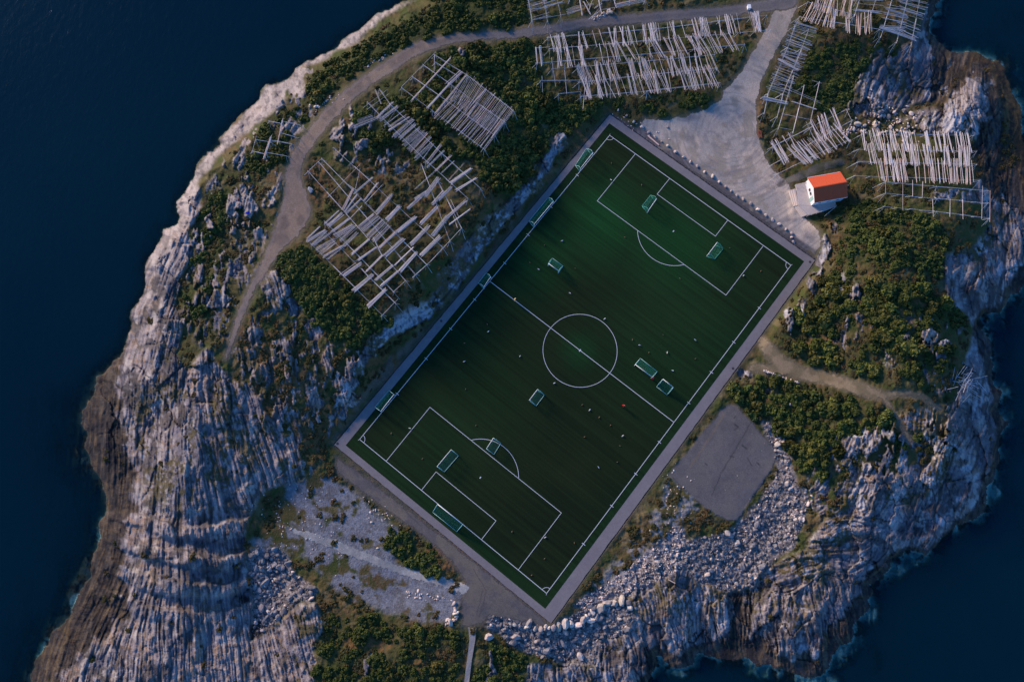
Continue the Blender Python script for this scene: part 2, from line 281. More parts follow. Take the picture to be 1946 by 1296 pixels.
# coarse distance fields
CS = 5.0; cx_ = np.arange(-700, 2700, CS); cy_ = np.arange(-700, 2000, CS); CXg, CYg = np.meshgrid(cx_, cy_)
def seg_d(X, Y, a, b):
    dx, dy = b[0]-a[0], b[1]-a[1]; t = np.clip(((X-a[0])*dx+(Y-a[1])*dy)/(dx*dx+dy*dy+1e-9), 0, 1)
    return np.hypot(X-a[0]-t*dx, Y-a[1]-t*dy), t
def poly_sd(P, X=None, Y=None):
    X = CXg if X is None else X; Y = CYg if Y is None else Y
    d = np.full(X.shape, 1e9); ins = np.zeros(X.shape, bool); n = len(P)
    for i in range(n):
        a, b = P[i], P[(i+1) % n]
        d = np.minimum(d, seg_d(X, Y, a, b)[0])
        if a[1] != b[1]:
            c = ((a[1] > Y) != (b[1] > Y)) & (X < (b[0]-a[0])*(Y-a[1])/(b[1]-a[1])+a[0]); ins ^= c
    return np.where(ins, d, -d)              # positive inside
def line_sd(P, X=None, Y=None):
    X = CXg if X is None else X; Y = CYg if Y is None else Y
    r = np.full(X.shape, -1e9)
    for a, b in zip(P[:-1], P[1:]):
        d, t = seg_d(X, Y, a, b); r = np.maximum(r, a[2]+(b[2]-a[2])*t-d)
    return r
def samp(F, X, Y):
    u = np.clip((X-cx_[0])/CS, 0, len(cx_)-1.001); v = np.clip((Y-cy_[0])/CS, 0, len(cy_)-1.001)
    i = u.astype(int); j = v.astype(int); fu = u-i; fv = v-j
    return (F[j, i]*(1-fu)+F[j, i+1]*fu)*(1-fv)+(F[j+1, i]*(1-fu)+F[j+1, i+1]*fu)*fv
def warp(X, Y, amp, s, seed):
    return X+amp*(fbm(X, Y, s, seed)-.5)*2, Y+amp*(fbm(X, Y, s, seed+20)-.5)*2
X0, Y0 = PXg, PYg
Xw, Yw = warp(X0, Y0, 9, 26, 3); Xs, Ys = warp(X0, Y0, 3.5, 9, 40)
wx_, wy_ = warp(X0, Y0, 14, 42, 60); sd_coast = samp(poly_sd(COAST), wx_+7*(fbm(X0, Y0, 11, 63)-.5), wy_+7*(fbm(X0, Y0, 11, 64)-.5))
outside_far = np.maximum(np.maximum(-650-X0, X0-2600), np.maximum(-650-Y0, Y0-1950))
sd_coast = np.where(outside_far > 0, -400-outside_far, sd_coast)
rock = np.zeros_like(X0)
for k_i, P in enumerate(ROCKS): rock = np.maximum(rock, sstep(-5, 6, samp(poly_sd(P), Xw, Yw)+(9*sstep(.25, .5, fbm(X0, Y0, 26, 94)) if k_i == 5 else 0)))
nC0 = fbm(X0, Y0, 7, 152, 3); st1_ = fbm(X0*2.2+Y0*.5, Y0*.35, 9, 153)-.5
oc = np.full(CXg.shape, -9.0)
for (x, y, a, b) in OUTC: oc = np.maximum(oc, 1-np.hypot((CXg-x)/a, (CYg-y)/b))
oc = samp(oc, *warp(X0, Y0, 15, 22, 77)); pat = .6*fbm(X0*1.7+Y0*.35, Y0*.75, 26, 160)+.4*fbm(X0*1.5, Y0*.8, 9, 161, 3)
rock_main = rock.copy(); patchy = np.zeros_like(X0)
for cov, P in PATCHY: rock = np.maximum(rock, sstep(.5+(.5-cov)*.32, .54+(.5-cov)*.32, pat)*sstep(-14, 8, samp(poly_sd(P), Xw, Yw)))
patchy = np.clip(rock-rock_main, 0, 1)
cliff = samp(line_sd([(a, b, c*.9) for a, b, c in CLIFF]), *warp(X0, Y0, 6, 11, 170)); rock = np.maximum(rock, sstep(-3, 1.5, cliff)*sstep(.22, .32, pat+.05))
outc = sstep(.0, .12, oc+.55*(nC0-.5)+.05*np.tanh(st1_)); rock = np.maximum(rock, outc)
SCR = {k: samp(poly_sd(P), Xw, Yw) for k, P in SCREES.items()}
scree = np.zeros_like(X0)
for k in SCR: scree = np.maximum(scree, sstep(-6, 5, SCR[k]))
r_coast = samp(line_sd([(a, b, c*.88) for a, b, c in ROADS['coast']]), Xs, Ys); r_north = samp(line_sd(ROADS['north']), Xs, Ys)
yard = samp(poly_sd(YARD), Xs, Ys); lane = samp(line_sd(LANE), Xs, Ys)
trk = np.maximum(np.maximum(samp(line_sd(TRACK), Xs, Ys), samp(line_sd(TRACK2), Xs, Ys)), samp(line_sd(TRACK3), Xs, Ys))
pad = samp(poly_sd(PAD), Xs, Ys); dirt = samp(poly_sd(DIRT), Xs, Ys); strip = samp(poly_sd(STRIP), X0, Y0)
grav = samp(poly_sd(GRAVELS), Xw, Yw)
PATH_O = [(1159, 218), (1549, 495), (1047, 1184), (635, 845)]; PATH_I = [(1158, 235), (1528, 497), (1036, 1156), (657, 846)]
pit = samp(poly_sd(PATH_O), X0, Y0)
veg = np.zeros_like(X0); vden = fbm(X0, Y0, 40, 400, 3)
for (P, dn, k, l, g) in VEG: veg = np.maximum(veg, sstep(-8, 10, samp(poly_sd(P), Xw, Yw))*min(1, dn*1.1)*sstep(.30, .46, vden+.16*(dn-.5)))

# base elevation from control heights
C = np.array(CTRL, float)
def phi(r): return np.sqrt(r*r+12*12)
A = phi(np.hypot(C[:, 0][:, None]-C[:, 0][None], C[:, 1][:, None]-C[:, 1][None])); n = len(C)
AA = np.block([[A+np.eye(n)*-.8, np.ones((n, 1))], [np.ones((1, n)), np.zeros((1, 1))]])
w = np.linalg.solve(AA, np.append(C[:, 2], 0))
ze = np.full(CXg.shape, w[-1])
for i in range(n): ze += w[i]*phi(np.hypot(CXg-C[i, 0], CYg-C[i, 1]))
Z = samp(np.clip(ze, -4, 8), X0, Y0)
# strata direction field (dx,dy) at places
DIRS = [(560,140,-.8,.6),(430,260,-.6,.8),(350,400,-.35,1),(300,520,-.4,1),(270,640,-.3,1),(320,800,-.08,1),(440,800,.25,1),(520,850,.45,1),(300,950,-.1,1),(400,950,.12,1),(470,950,.3,1),(330,1250,.0,1),(430,1200,.12,1),(200,1150,-.5,1),(560,1230,.25,1),
 (1250,1130,.25,1),(1330,1150,-.1,1),(1290,1230,.3,1),(1450,1180,.05,1),(1560,1150,.25,1),(1500,1080,1,-.25),(1600,1010,1,-.12),(1640,930,.5,-1),(1720,930,-.3,1),(1800,880,-.3,1),(1850,700,.1,1),(1880,800,-.2,1),(1850,540,-.12,1),(1880,450,.1,1),(1850,200,.25,1),(1800,230,-.5,.8),(1700,160,.5,-.8),(1760,50,-.3,1),(1000,350,-.5,.8),(870,530,-.6,.75),(770,610,-.8,.5),(520,560,.3,1),(560,720,.15,1),(590,860,.2,1),(620,680,.3,1),(1050,1280,.1,1)]
vx = np.zeros(CXg.shape); vy = np.zeros(CXg.shape)
for (x, y, dx, dy) in DIRS:
    a2 = 2*math.atan2(dy, dx); wgt = 1/((CXg-x)**2+(CYg-y)**2+900)**1.5; vx += wgt*math.cos(a2); vy += wgt*math.sin(a2)
th = np.arctan2(samp(vy, X0, Y0), samp(vx, X0, Y0))/2; ux, uy = np.cos(th), np.sin(th)
core_x = (AX > -300) & (AX < 2300); core_y = (AY > -500) & (AY < 1600)
jx = np.where(core_x)[0]; jy = np.where(core_y)[0]; sl_ = np.s_[jy[0]:jy[-1]+1, jx[0]:jx[-1]+1]
def streaks(s_acr, length, seed):
    """noise drawn out along the rock's bedding"""
    X, Y, U, V = X0[sl_], Y0[sl_], ux[sl_], uy[sl_]; acc = 0; K = 13
    wa = 5+9*sstep(900, 1200, X); X = X+wa*(fbm(X, Y, 46, seed+30, 2)-.5)*2; Y = Y+wa*(fbm(X, Y, 46, seed+33, 2)-.5)*2
    for k in range(-K, K+1):
        t = k/K*length; acc = acc+vnoise(X+U*t, Y+V*t, s_acr, seed)
    acc = acc/(2*K+1); acc = (acc-acc.mean())/acc.std()
    o = np.zeros_like(X0); o[sl_] = acc; return o
st1 = streaks(2.2, 40, 200); st2 = streaks(4.8, 60, 201); st3 = streaks(15, 70, 202)
def ridge(x): return 1-np.abs(x)
# blocky joints: cell noise along / across
def cells(X, Y, s, seed, asp=1.0):
    U, V = ux, uy; th0 = 0
    a = X/s; b = Y/(s*asp); ia = np.floor(a).astype(int); ib = np.floor(b).astype(int)
    T = np.random.RandomState(seed).rand(3, 256, 256); d1 = np.full(X.shape, 9.); d2 = np.full(X.shape, 9.); val = np.zeros(X.shape)
    for i in (-1, 0, 1):
        for j in (-1, 0, 1):
            p = (ib+j) & 255; q = (ia+i) & 255
            dx = ia+i+T[0][p, q]-a; dy = ib+j+T[1][p, q]-b; d = dx*dx+dy*dy
            m1 = d < d1; d2 = np.where(m1, d1, np.minimum(d2, d)); val = np.where(m1, T[2][p, q], val); d1 = np.where(m1, d, d1)
    return val, np.sqrt(d2)-np.sqrt(d1)
Xc, Yc = warp(X0, Y0, 8, 22, 90)
cv1, ce1 = cells(Xc, Yc, 36, 5, 2.1); cv2, ce2 = cells(Xc, Yc, 12.5, 6, 2.3)
crack = np.maximum(sstep(.07, .0, ce1)*.95, sstep(.10, 0, ce2)*.55)*sstep(.30, .5, fbm(X0, Y0, 30, 92)+.12)
east0 = sstep(900, 1300, X0)
west = sstep(900, 500, X0)*sstep(760, 900, Y0)
blocky = 1-.65*west; patk = 1-.8*patchy
rz = .20*np.tanh(st1)+.15*np.tanh(st2)+.25*np.tanh(st3)+.30*(fbm(X0, Y0, 12, 95, 3)-.5)*2+.9*east0*(fbm(X0, Y0*.7, 44, 99, 2)-.5)*2+patk*blocky*(1.5*(cv1-.5)+.28*(cv2-.5)-.40*crack)+1.3*(fbm(X0, Y0, 60, 31)-.5)*2
# transverse ledges on the big western slab
tr = np.sin((Y0+.0016*(X0-380)**2+26*fbm(X0, Y0, 70, 33)+5*vnoise(X0, Y0, 7, 34))/8.5)
rz += west*sstep(940, 1000, Y0)*sstep(1200, 1130, Y0)*(1.0*np.tanh(tr*2.5)*sstep(.3, .6, fbm(X0, Y0, 60, 93)+.15))
gz = .55*(fbm(X0, Y0, 38, 35)-.5)*2+.28*(fbm(X0, Y0, 9, 36, 3)-.5)*2
flat = np.maximum.reduce([sstep(-12, 0, r_coast), sstep(-14, 0, r_north), sstep(-12, 2, yard), sstep(-8, 1, lane), sstep(-8, 1, trk), sstep(-6, 4, pad), sstep(-10, 2, dirt), sstep(-14, -1, pit), sstep(-5, 3, strip)])
gravf = sstep(-10, 6, grav)
calm = (1-flat)*(1-.88*gravf*(1-rock))
rockz = rock*(1-.6*scree)
Z = Z*(1-sstep(-22, -2, pit))+0*Z
cell_s, edge_s = cells(X0+3*vnoise(X0, Y0, 5, 91), Y0, 5.2, 9)
Z = Z+calm*(rockz*(rz*.85+.20)+(1-rockz)*gz)+outc*.22*calm+scree*calm*.35*(cell_s-.4)*sstep(0, .2, edge_s)
# shore profile
wid = 20+26*sstep(.3, .7, fbm(X0, Y0, 120, 37))+52*sstep(620, 760, Y0)*sstep(700, 400, X0)+16*sstep(1780, 1840, X0); east = sstep(900, 1300, X0)
ramp = sstep(-2, 1, sd_coast/wid*1.2-0.15); ramp = np.clip(sd_coast/wid, 0, 1)**.8
land = SEA+(np.maximum(Z, SEA+.35)-SEA)*np.clip(ramp+.02, 0, 1)
shelf = np.clip(fbm(X0, Y0, 70, 38)*1.6-.3, .15, 1)
sw_ = sstep(620, 760, Y0)*sstep(700, 400, X0)
teal = np.exp(-((X0-1930)/70)**2-((Y0-35)/60)**2)
dep = -sd_coast*(.17-np.maximum(.140*east*np.maximum(shelf, .5*(sd_coast > -22)), .132*sw_))*(1-.8*teal)+ .35*np.clip(-sd_coast/30, 0, 1)
spots = samp(np.maximum.reduce([1-np.hypot((CXg-x)/a, (CYg-y)/b) for x, y, a, b in ((1700,1084,34,22),(1652,1160,26,32),(1605,1238,30,34),(1560,1292,50,22),(1450,1278,44,20),(1892,925,16,40),(1912,800,18,46),(1898,735,20,16),(1880,600,26,22),(1930,560,26,28),(1262,1252,22,16),(1296,1276,24,14),(1925,360,26,34),(1745,1062,26,16),(1860,985,22,14),(90,1240,26,30),(150,1150,20,26),(190,1010,14,30),(1965,470,20,30))]), Xw, Yw)
dep = np.where(spots > 0, np.minimum(dep, .45+1.6*(1-np.clip(spots*2.2, 0, 1))+.02*dep), dep)
bed = SEA-np.clip(dep, 0, 30)+np.clip(-sd_coast/12, 0, 1)*(1.1*(cv1-.5)+.35*np.tanh(st2)+.5*(cv2-.5))
Z = np.where(sd_coast > 0, land, np.minimum(bed, SEA-.02))
hpad = sstep(-12, 2, samp(poly_sd([(1500,348),(1530,335),(1600,318),(1628,385),(1560,420),(1510,415)]), X0, Y0)); Z = Z*(1-hpad)+.92*hpad
Z = np.where(pit > -1, -.25, Z)
Z = Z*(1-0)                                                  # final ground heights

GX = G(PXg, PYg, Z)
# slope (for soil catching) is not used for colour: colours come from cover only
# ---- cover colours
def mixc(a, b, t): return a*(1-t[..., None])+np.array(b)*t[..., None]
nA = fbm(X0, Y0, 55, 50); nB = fbm(X0, Y0, 16, 51); nC = fbm(X0, Y0, 5, 52, 3)
alb = np.zeros(X0.shape+(3,))+np.array((.080, .070, .026))
alb = mixc(alb, (.052, .064, .017), sstep(.42, .60, nB)); alb = mixc(alb, (.125, .078, .036), sstep(.47, .62, nA)*.85*sstep(.38, .6, nC))
alb = mixc(alb, (.150, .120, .062), sstep(.60, .74, fbm(X0, Y0, 22, 53))*.7)
alb = mixc(alb, (.046, .054, .016), veg*.9)
rust = samp(np.maximum.reduce([1-np.hypot((CXg-x)/a, (CYg-y)/b) for x, y, a, b in ((530,720,70,90),(600,800,40,110),(860,470,30,60),(700,330,50,40),(850,1060,60,42),(1250,1060,40,30),(1700,930,70,40),(1740,820,60,30),(1660,600,50,40),(1760,560,40,30),(1560,660,40,30),(700,1220,60,30),(800,1250,40,30),(1450,760,30,20),(1500,760,40,20),(1440,215,12,60),(720,700,50,40),(470,640,40,60),(600,350,40,60),(1620,90,80,30),(1840,110,90,30),(1580,420,14,30))]), Xw, Yw)
alb = mixc(alb, (.165, .086, .036), sstep(0, .45, rust)*sstep(.36, .56, nC)*.85)
# rock
rc = np.zeros_like(alb)+np.array((.235, .205, .215))
rc = mixc(rc, (.34, .29, .275), sstep(-.2, 1.2, st1)*.9); rc = mixc(rc, (.135, .125, .135), sstep(-.1, -1.2, st1)*.6)
rc = mixc(rc, (.29, .185, .115), sstep(.50, .64, .5*nB+.5*nC)*.7)
rc = mixc(rc, (.135, .130, .150), sstep(.52, .38, nA)*.75)
rc = mixc(rc, (.42, .42, .45), sstep(.50, .66, fbm(X0, Y0, 34, 54))*east*.8); rc = mixc(rc, (.36, .38, .43), sstep(-4, 3, cliff)*.85); rc = mixc(rc, (.12, .11, .125), sstep(.52, .64, fbm(X0, Y0, 48, 154))*east*.75)
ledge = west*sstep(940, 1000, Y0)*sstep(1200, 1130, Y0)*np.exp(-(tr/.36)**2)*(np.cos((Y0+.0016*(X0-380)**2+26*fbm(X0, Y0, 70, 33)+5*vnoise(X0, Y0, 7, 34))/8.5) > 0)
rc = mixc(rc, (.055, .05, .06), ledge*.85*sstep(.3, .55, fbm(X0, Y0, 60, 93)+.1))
rc = mixc(rc, (.075, .065, .06), np.clip(crack*blocky*.85+sstep(-1.1, -1.8, st1)*.7+sstep(-1.15, -1.8, st2)*.8, 0, .88)*(1-.6*sstep(-4, 3, cliff)*(pit > -60)))
rc = mixc(rc, (.065, .058, .058), sstep(.56, .64, fbm(X0*1.1, Y0*.6, 17, 190, 5))*.75); rc = mixc(rc, (.42, .38, .36), sstep(.60, .70, fbm(X0*1.2, Y0*.6, 13, 191, 4))*.6)
dk = samp(np.maximum.reduce([1-np.hypot((CXg-x)/a, (CYg-y)/b) for x, y, a, b in ((1500,1190,75,34),(1385,1225,26,36),(1215,1255,40,36),(1165,1245,30,26),(1560,1215,30,30),(330,700,30,60),(250,740,26,60),(1850,380,22,40),(1845,560,24,50),(1740,1010,50,14))]), Xw, Yw)
rc = mixc(rc, (.060, .054, .056), sstep(.05, .5, dk)*.85*sstep(.32, .5, .5*nB+.5*nC))
turf_ = sstep(.50, .60, .55*fbm(X0, Y0, 34, 58)+.45*nC+.05*np.tanh(-st2))*sstep(45, 110, sd_coast)*(1-.8*sstep(930, 1000, Y0)*(X0 < 560))
rc = mixc(rc, (.085, .070, .026), turf_*.85)
nwr = sstep(560, 380, Y0)*(X0 < 800); rc = mixc(rc, (.42, .36, .335), nwr*.55*sstep(.3, .55, nB+.2)); rc = mixc(rc, (.11, .10, .11), nwr*sstep(.56, .66, nC)*.6)
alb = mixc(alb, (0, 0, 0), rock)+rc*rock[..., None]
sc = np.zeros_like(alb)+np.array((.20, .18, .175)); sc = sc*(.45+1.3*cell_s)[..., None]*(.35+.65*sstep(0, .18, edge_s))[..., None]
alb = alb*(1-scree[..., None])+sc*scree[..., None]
# gravelly ground
gvm = gravf*(1-rock)*(1-.75*veg)*sstep(.42, .54, fbm(X0, Y0, 24, 55, 5)+.09*sstep(0, 25, grav)); gvm = np.clip(gvm, 0, 1)
gc = np.zeros_like(alb)+np.array((.185, .190, .210))*(0.45+.75*nC+.35*vnoise(X0, Y0, 2.2, 97))[..., None]; gc = mixc(gc, (.075, .065, .05), sstep(.54, .66, fbm(X0, Y0, 15, 98))*.45)
alb = alb*(1-gvm[..., None])+gc*gvm[..., None]
midp = sstep(-14, 10, samp(poly_sd([(1080,1160),(1140,1100),(1230,1000),(1275,905),(1345,965),(1300,1010),(1280,1080),(1200,1120)]), Xw, Yw))
alb = mixc(alb, (.25, .24, .25), midp*sstep(.44, .6, nB+.25*(nC-.5))*.8*(1-rock))
cl = sstep(0, 12, samp(poly_sd([(1062,270),(1075,280),(1000,400),(900,520),(790,660),(700,760),(640,840),(625,830),(720,690),(840,590),(940,450)]), Xw, Yw))
alb = mixc(alb, (.135, .105, .085), cl*.85*(1-rock)*sstep(.3, .5, nB))
# shoulders of roads
sh = np.maximum.reduce([sstep(-9, 1, r_coast), sstep(-9, 1, r_north), sstep(-10, 2, yard), sstep(-7, 1, trk)])
alb = mixc(alb, (.17, .14, .095), sh*.75*(1-rock*.5))
alb = mixc(alb, (.085, .078, .078), np.maximum(sstep(-3, 3, strip), sstep(-10, -1, pit)*.5)*(1-.6*rock))
alb = mixc(alb, (.105, .092, .088), sstep(-12, 6, dirt)); alb = mixc(alb, (.12, .112, .112), sstep(-4, 4, pad))
# tide zone: weed-dark rock just above the water and kelp below it
hz = Z-SEA
low = np.maximum(np.maximum(sstep(650, 740, Y0)*(X0 < 700), east*sstep(1000, 1120, Y0)), .45*sstep(1780, 1840, X0)); low = np.maximum(low*(1-.55*east), 1.7*sstep(1740, 1800, X0)*sstep(430, 330, Y0)*sstep(.42, .52, nB+.15))
th_ = (.55+1.9*low)*(.6+.8*fbm(X0, Y0, 22, 59)); tide = sstep(th_+.35, th_-.25, hz)*(sd_coast > -60)
wtide = sstep(.25, .1, 0*X0)
tcol = np.zeros_like(alb)+np.array((.058, .040, .024)); tcol = mixc(tcol, (.016, .015, .016), sstep(.42, .55, .5*nB+.5*nC)); tcol = mixc(tcol, (.13, .085, .035), sstep(.3, 1.3, st1)*.7); tcol = mixc(tcol, (.012, .012, .013), sstep(-.3, -1.0, st2)*.7)
alb = alb*(1-.88*tide[..., None])+tcol*.88*tide[..., None]
und = (Z < SEA).astype(float)
ucol = np.zeros_like(alb)+np.array((.028, .026, .014)); ucol = mixc(ucol, (.26, .46, .40), np.maximum(sstep(.46, .54, fbm(X0, Y0, 20, 57, 5))*(.15+.85*east)*sstep(-60, -14, sd_coast), .5*teal)); ucol = mixc(ucol, (.24, .44, .40), sstep(.0, .35, spots)*sstep(.36, .5, nB+.2*(nC-.5))*.85); ucol = mixc(ucol, (.13, .12, .06), sstep(.55, .66, nC)*.5)
alb = alb*(1-und[..., None])+ucol*und[..., None]

F = (np.arange(NY-1)[:, None]*NX+np.arange(NX-1)[None]).ravel()
Fq = np.stack([F, F+NX, F+NX+1, F+1], 1)
def add_alb(me, cols):
    at = me.attributes.new('albedo', 'FLOAT_COLOR', 'POINT')
    at.data.foreach_set('color', np.concatenate([cols, np.ones((len(cols), 1))], 1).astype(np.float32).ravel())
me = quad_mesh('ground', GX.reshape(-1, 3), Fq, M['ground']); add_alb(me, alb.reshape(-1, 3))
tag(link('ground', me), kind='structure')
def zg(px, py):
    u = np.interp(px, AX, np.arange(NX)); v = np.interp(py, AY, np.arange(NY)); i = min(int(u), NX-2); j = min(int(v), NY-2); fu = u-i; fv = v-j
    return float((Z[j, i]*(1-fu)+Z[j, i+1]*fu)*(1-fv)+(Z[j+1, i]*(1-fu)+Z[j+1, i+1]*fu)*fv)
def fieldat(A, px, py):
    return float(A[int(round(np.interp(py, AY, np.arange(NY)))), int(round(np.interp(px, AX, np.arange(NX))))])
def gp(px, py, h=0.0):
    """world point h metres above the ground, seen at (px,py)"""
    z = zg(px, py)
    for _ in range(3):
        p = G(px, py, z+h); qx, qy = PX((p[0], p[1], z)); z = zg(qx, qy)
    return Vector(G(px, py, z+h))
def gw(x, y):
    """ground height under a world point"""
    z = 0.0
    for _ in range(4):
        qx, qy = PX((x, y, z)); z = zg(float(qx), float(qy))
    return z
def sheet(name, mask, cols, dz, m, z=None):
    mk = mask > 0; f = mk[:-1, :-1] & mk[1:, :-1] & mk[:-1, 1:] & mk[1:, 1:]
    q = Fq[f.ravel()]; used = np.unique(q); mp = np.zeros(NX*NY, np.int64); mp[used] = np.arange(len(used))
    V = GX.reshape(-1, 3)[used].copy(); V[:, 2] += dz
    me = quad_mesh(name, V, mp[q], m); add_alb(me, cols.reshape(-1, 3)[used]); return tag(link(name, me), kind='structure')
# road colours: pale packed gravel with wheel tracks and darker patches
def gravcol(base, alt, s, seed):
    c = np.zeros_like(alb)+np.array(base); c = mixc(c, alt, sstep(.42, .62, fbm(X0, Y0, s, seed))); return c*(.85+.3*nC)[..., None]
gcol = gravcol((.25, .185, .14), (.165, .130, .108), 30, 70)
rcen = np.clip(r_coast/14, 0, 1); gcol = mixc(gcol, (.125, .125, .135), sstep(820, 950, X0)*.7)
trackw = np.exp(-((r_coast-4.5)/2.0)**2); gcol = mixc(gcol, (.24, .21, .19), trackw*.4)
sheet('coast_road', r_coast+(nC-.5)*5, gcol, .03, M['gravel'])
yc = gravcol((.50, .41, .33), (.37, .325, .285), 34, 72)
yc = mixc(yc, (.13, .13, .145), samp(np.maximum.reduce([1-np.hypot((CXg-x)/a, (CYg-y)/b) for x, y, a, b in ((1335,320,30,14),(1300,262,26,12),(1385,332,30,12),(1310,225,30,10),(1350,352,24,10),(1540,450,20,20),(1500,420,14,10))]), Xw, Yw).clip(0, 1)*.85)
yc = mixc(yc, (.105, .095, .10), sstep(-19, -12, pit)); yc = mixc(yc, (.27, .225, .165), sstep(.55, .68, fbm(X0, Y0, 20, 73))*.6)
yc = mixc(yc, (.20, .19, .19), sstep(.45, .8, np.abs(vnoise(np.hypot(X0-1390, Y0-250), np.arctan2(Y0-250, X0-1390)*9, 3.2, 74)))*.5)
uni = np.maximum(yard, r_north); sheet('gravel_yard', np.where(Y0 > 150-STEP, uni, -1), yc, .030, M['gravel'])
nc = gravcol((.41, .335, .27), (.30, .26, .22), 26, 75); nc = mixc(nc, (.42, .37, .32), np.exp(-((r_north-9)/2.4)**2)*.4); nc = nc*(1-sstep(70, 148, Y0)[..., None])+yc*sstep(70, 148, Y0)[..., None]
sheet('gravel_road', np.where((r_coast > 0) | (Y0 > 150), -1, uni), nc, .034, M['gravel'])
def marks(L):
    d = np.full(CXg.shape, 99.)
    out = np.zeros_like(X0)
    for (a, b, c, e, w) in L:
        bx = (X0 > min(a, c)-8) & (X0 < max(a, c)+8) & (Y0 > min(b, e)-8) & (Y0 < max(b, e)+8)
        q = seg_d(X0[bx]+2*(vnoise(X0[bx], Y0[bx], 9, 180)-.5), Y0[bx]+2*(vnoise(X0[bx], Y0[bx], 9, 181)-.5), (a, b), (c, e))[0]; out[bx] = np.maximum(out[bx], sstep(w, w*.3, q))
    return out
pc = gravcol((.135, .125, .125), (.115, .108, .11), 40, 78)
pc = mixc(pc, (.16, .145, .13), sstep(.5, .7, fbm(X0, Y0, 22, 182))*.5)
pc = mixc(pc, (.05, .048, .05), marks([(1430, 798, 1370, 900, 1.3), (1370, 900, 1352, 942, 1.2), (1396, 806, 1402, 812, 2.5), (1402, 812, 1396, 816, 2), (1410, 846, 1418, 852, 2.2), (1388, 866, 1394, 868, 2), (1395, 795, 1398, 792, 1.8), (1420, 870, 1428, 884, 1.4), (1340, 880, 1344, 884, 1.6), (1440, 880, 1444, 884, 2)])*.8)
pc = mixc(pc, (.20, .15, .095), marks([(1376, 786, 1350, 830, 3.5), (1350, 830, 1312, 886, 3.5)])*.45)
tc_ = gravcol((.24, .185, .115), (.17, .135, .08), 18, 76)
sheet('dirt_track', trk+(nC-.5)*9, tc_, .03, M['gravel'])
sheet('grassy_lane', lane, gravcol((.13, .12, .105), (.09, .09, .06), 18, 77), .03, M['gravel'])
sheet('gravel_slab', pad, pc, .03, M['gravel'])
dc = gravcol((.115, .105, .105), (.15, .13, .11), 34, 79); dc = mixc(dc, (.175, .15, .12), sstep(.52, .7, fbm(X0, Y0, 14, 183))*.5); dc = mixc(dc, (.07, .065, .07), marks([(905, 1170, 918, 1120, 1.2), (911, 1172, 924, 1122, 1.2), (924, 1122, 900, 1080, 1.2), (760, 960, 800, 1000, 1.5)])*.6)
sheet('dirt_yard', np.where(pit > -2, -1, dirt), dc, .03, M['gravel'])
fp = samp(line_sd([(560,1010,4),(600,1022,7),(650,1040,7),(700,1060,7),(760,1082,7),(820,1100,7),(880,1118,8)]), Xs, Ys)
sheet('footpath', fp+2+(nC-.5)*8, gravcol((.34, .335, .32), (.26, .26, .255), 16, 80), .035, M['gravel'])

# ------------------------------------------------------------------ pitch, running path, markings
def T(u, v, z=0):                       # pitch coordinates -> world
    a, b = u-PL/2, v-PW/2
    return (a*math.cos(ANG)-b*math.sin(ANG), a*math.sin(ANG)+b*math.cos(ANG), z)
M['asphalt'].node_tree.nodes['Principled BSDF'].inputs['Roughness'].default_value = .9
O = [G(x, y, .05) for x, y in PATH_O]; I = [G(x, y, .05) for x, y in PATH_I]
mb = MB()
for i in range(4):
    j = (i+1) % 4; V = [O[i], O[j], I[j], I[i]]; n_ = 90; er = random.Random(i+5); ed = [0 if k in (0, 90) else er.gauss(0, .035) for k in range(91)]
    for k in range(n_):
        a, b = k/n_, (k+1)/n_
        def lp(p, q, t): return tuple(p[c]*(1-t)+q[c]*t for c in range(3))
        def ow_(t): return 0.0
        p0, p1, q0, q1 = lp(O[i], O[j], a), lp(O[i], O[j], b), lp(I[i], I[j], a), lp(I[i], I[j], b)
        nx1, ny1 = (O[j][1]-O[i][1]), -(O[j][0]-O[i][0]); nl = math.hypot(nx1, ny1)
        p0 = (p0[0]+nx1/nl*ed[k], p0[1]+ny1/nl*ed[k], p0[2]); p1 = (p1[0]+nx1/nl*ed[k+1], p1[1]+ny1/nl*ed[k+1], p1[2])
        mb.add([p0, p1, q1, q0], [(3, 2, 1, 0)]); mb.add([p0, p1, (p1[0], p1[1], -.35), (p0[0], p0[1], -.35)], [(0, 1, 2, 3)])
o = mb.obj('asphalt_path', M['asphalt']); tag(o, kind='structure')
